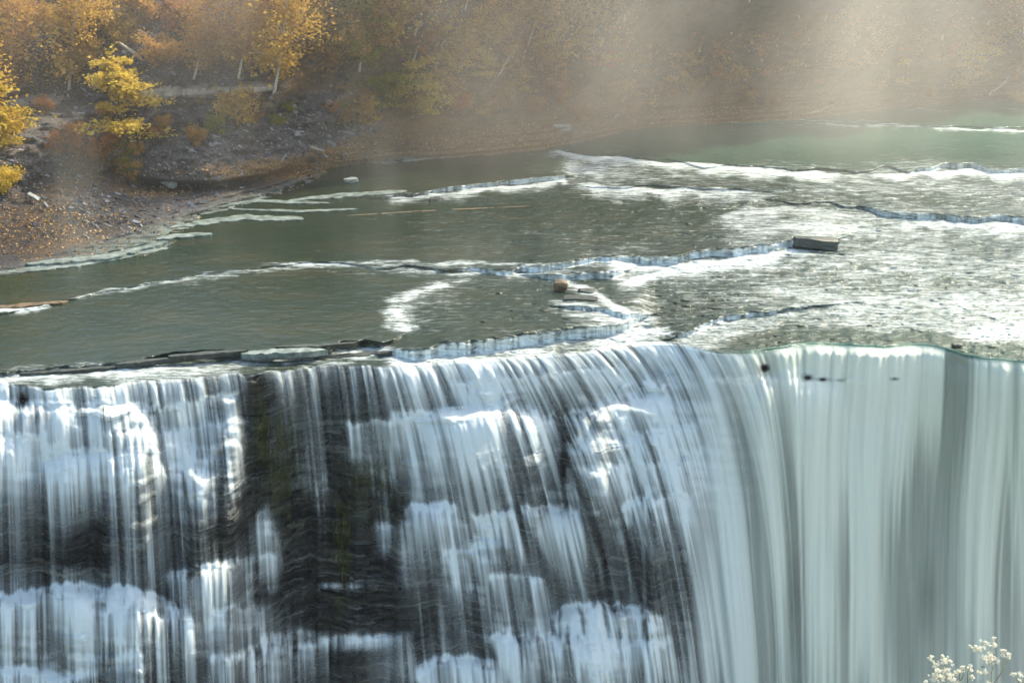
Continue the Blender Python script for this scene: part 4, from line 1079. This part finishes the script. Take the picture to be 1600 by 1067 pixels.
plant(1549, [[(1549, 1067), (1549, 1050), (1551, 1043)], [(1551, 1046), (1545, 1036), (1540, 1028), (1532, 1020)], [(1551, 1046), (1548, 1030), (1547, 1015), (1550, 1008)], [(1551, 1046), (1553, 1028), (1549, 1014)], [(1551, 1046), (1557, 1036)], [(1553, 1067), (1565, 1050), (1569, 1038), (1568, 1026)], [(1569, 1038), (1577, 1030)]],
      [(1524, 1014, 6), (1531, 1017, 6), (1524, 1009, 3), (1541, 1007, 6), (1549, 1004, 6), (1552, 1000, 4), (1534, 1025, 6), (1543, 1025, 8), (1552, 1028, 8), (1557, 1031, 5), (1544, 1034, 6), (1568, 1023, 4.5), (1566, 1018, 2), (1571, 1018, 2), (1576, 1029, 2), (1578, 1024, 1.5), (1517, 1011, 1.5), (1532, 1006, 2), (1530, 1053, 5), (1538, 1049, 5), (1545, 1065, 5)],
      'tall white fluffy seed-head plant with a dark dry leaf on its stem', 2, [(1536, 1041, 5)])
plant(1592, [[(1592, 1067), (1590, 1063), (1588, 1060)], [(1598, 1067), (1598, 1062)]], [(1587, 1061, 3), (1598, 1061, 4), (1593, 1064, 2.5)], 'small seed-head plant cut by the right edge', 3)

# ------------------------------------------------------------------ air: haze and spray
def box(name, lo, hi, mat):
    x0, y0, z0 = lo; x1, y1, z1 = hi
    V = [(x0, y0, z0), (x1, y0, z0), (x1, y1, z0), (x0, y1, z0), (x0, y0, z1), (x1, y0, z1), (x1, y1, z1), (x0, y1, z1)]
    return raw_mesh(name, V, [[0, 3, 2, 1], [4, 5, 6, 7], [0, 1, 5, 4], [1, 2, 6, 5], [2, 3, 7, 6], [3, 0, 4, 7]], 4, mat)
hz = box('haze', (-170, -14, zb_ - 1.0), (200, 260, 60), mat_volume('haze_air', .00012, (.92, .93, 1.0), .3))
tag(hz, 'thin spray haze in the air over the river', None, None, 'stuff')
def het(cfg):
    def f(b, dens):
        g = b.n('ShaderNodeNewGeometry')
        m = b.n('ShaderNodeMapping'); m.inputs['Scale'].default_value = cfg['sc']; m.inputs['Rotation'].default_value = cfg.get('rot', (0, .08, 0)); m.inputs['Location'].default_value = cfg.get('loc', (0, 0, 0))
        b.l(g.outputs['Position'], m.inputs['Vector'])
        n = b.noise(1.0, 3.0, .55, m.outputs['Vector'])
        r = b.rampf(n, cfg['lo'], cfg['hi'])
        sx = b.n('ShaderNodeSeparateXYZ'); b.l(g.outputs['Position'], sx.inputs[0])
        for axis, a, bb, *c in cfg['fades']:
            r = b.math('MULTIPLY', r, b.rampf(sx.outputs[axis], a, bb, *c))
        return b.math('MULTIPLY', r, dens)
    return f
# main spray drifting up behind the right half
m1 = box('mist', (-60, 92, .3), (90, 132, 34), mat_volume('spray_mist', .0185, (1.0, .91, .84), .35, het(dict(sc=(.085, .05, .05), lo=.22, hi=.80, fades=[(0, -30, 34, .5), (1, 92, 98), (1, 132, 124), (2, .3, 5), (2, 34, 26)]))))
tag(m1, 'drifting spray veils over the far bank', None, None, 'stuff')
m2 = box('mist', (-30, 76, .8), (6, 86, 14), mat_volume('spray_mist_near', .032, (.97, .98, .93), .35, het(dict(sc=(.20, .1, .03), rot=(0, .12, 0), lo=.42, hi=.92, loc=(3.3, 1, 0), fades=[(1, 76, 78), (1, 86, 84), (0, -30, -26), (0, 6, 2), (2, .8, 2), (2, 14, 8)]))))
tag(m2, 'vertical spray streaks over the calm pool', None, None, 'stuff')
m3 = box('mist', (18, 46, -24), (70, 62, 4), mat_volume('plunge_mist', .05, (.95, .97, 1.0), .2, het(dict(sc=(.08, .08, .03), lo=.2, hi=.7, fades=[(0, 18, 34), (1, 46, 50), (1, 62, 60), (2, 2, -14)]))))
tag(m3, 'spray rising in front of the big fall', None, None, 'stuff')

# ------------------------------------------------------------------ light, sky, camera
AZ_S, EL_S = math.radians(50), math.radians(45)       # azimuth from +Y toward +X
sdir = Vector((math.sin(AZ_S) * math.cos(EL_S), math.cos(AZ_S) * math.cos(EL_S), math.sin(EL_S)))
sl = bpy.data.lights.new('sun', 'SUN'); sl.energy = 2.7; sl.angle = math.radians(.6); sl.color = (1.0, .93, .82)
so = bpy.data.objects.new('sun', sl); C.objects.link(so); so.rotation_euler = sdir.to_track_quat('Z', 'Y').to_euler(); so.location = sdir * 150
w = bpy.data.worlds.new('World'); bpy.context.scene.world = w; w.use_nodes = True
nt = w.node_tree; bg = nt.nodes.get('Background')
sky = nt.nodes.new('ShaderNodeTexSky'); sky.sky_type = 'NISHITA'; sky.sun_disc = False
sky.sun_elevation = EL_S; sky.sun_rotation = AZ_S; sky.air_density = 1.0; sky.dust_density = 2.0
nt.links.new(sky.outputs[0], bg.inputs[0]); bg.inputs[1].default_value = .15
cam = bpy.data.cameras.new('camera'); co = bpy.data.objects.new('camera', cam); C.objects.link(co)
co.location = (0, 0, H); co.rotation_euler = (math.radians(70), 0, 0); cam.lens = 50; cam.sensor_width = 36; cam.clip_end = 2000; cam.clip_start = .1
sc = bpy.context.scene; sc.camera = co
sc.view_settings.view_transform = 'Standard'; sc.view_settings.look = 'None'; sc.view_settings.gamma = 1; sc.view_settings.exposure = 1.55; sc.view_settings.use_white_balance = True; sc.view_settings.white_balance_temperature = 7150; sc.view_settings.white_balance_tint = -1
sc.render.engine = 'CYCLES'
sc.cycles.use_denoising = True
try: sc.cycles.denoiser = 'OPENIMAGEDENOISE'
except Exception: pass
sc.cycles.max_bounces = 7; sc.cycles.diffuse_bounces = 3; sc.cycles.glossy_bounces = 3; sc.cycles.transparent_max_bounces = 16; sc.cycles.volume_bounces = 1; sc.cycles.transmission_bounces = 3
sc.cycles.volume_step_rate = 1.0; sc.cycles.volume_max_steps = 96
sc.cycles.sample_clamp_indirect = 4
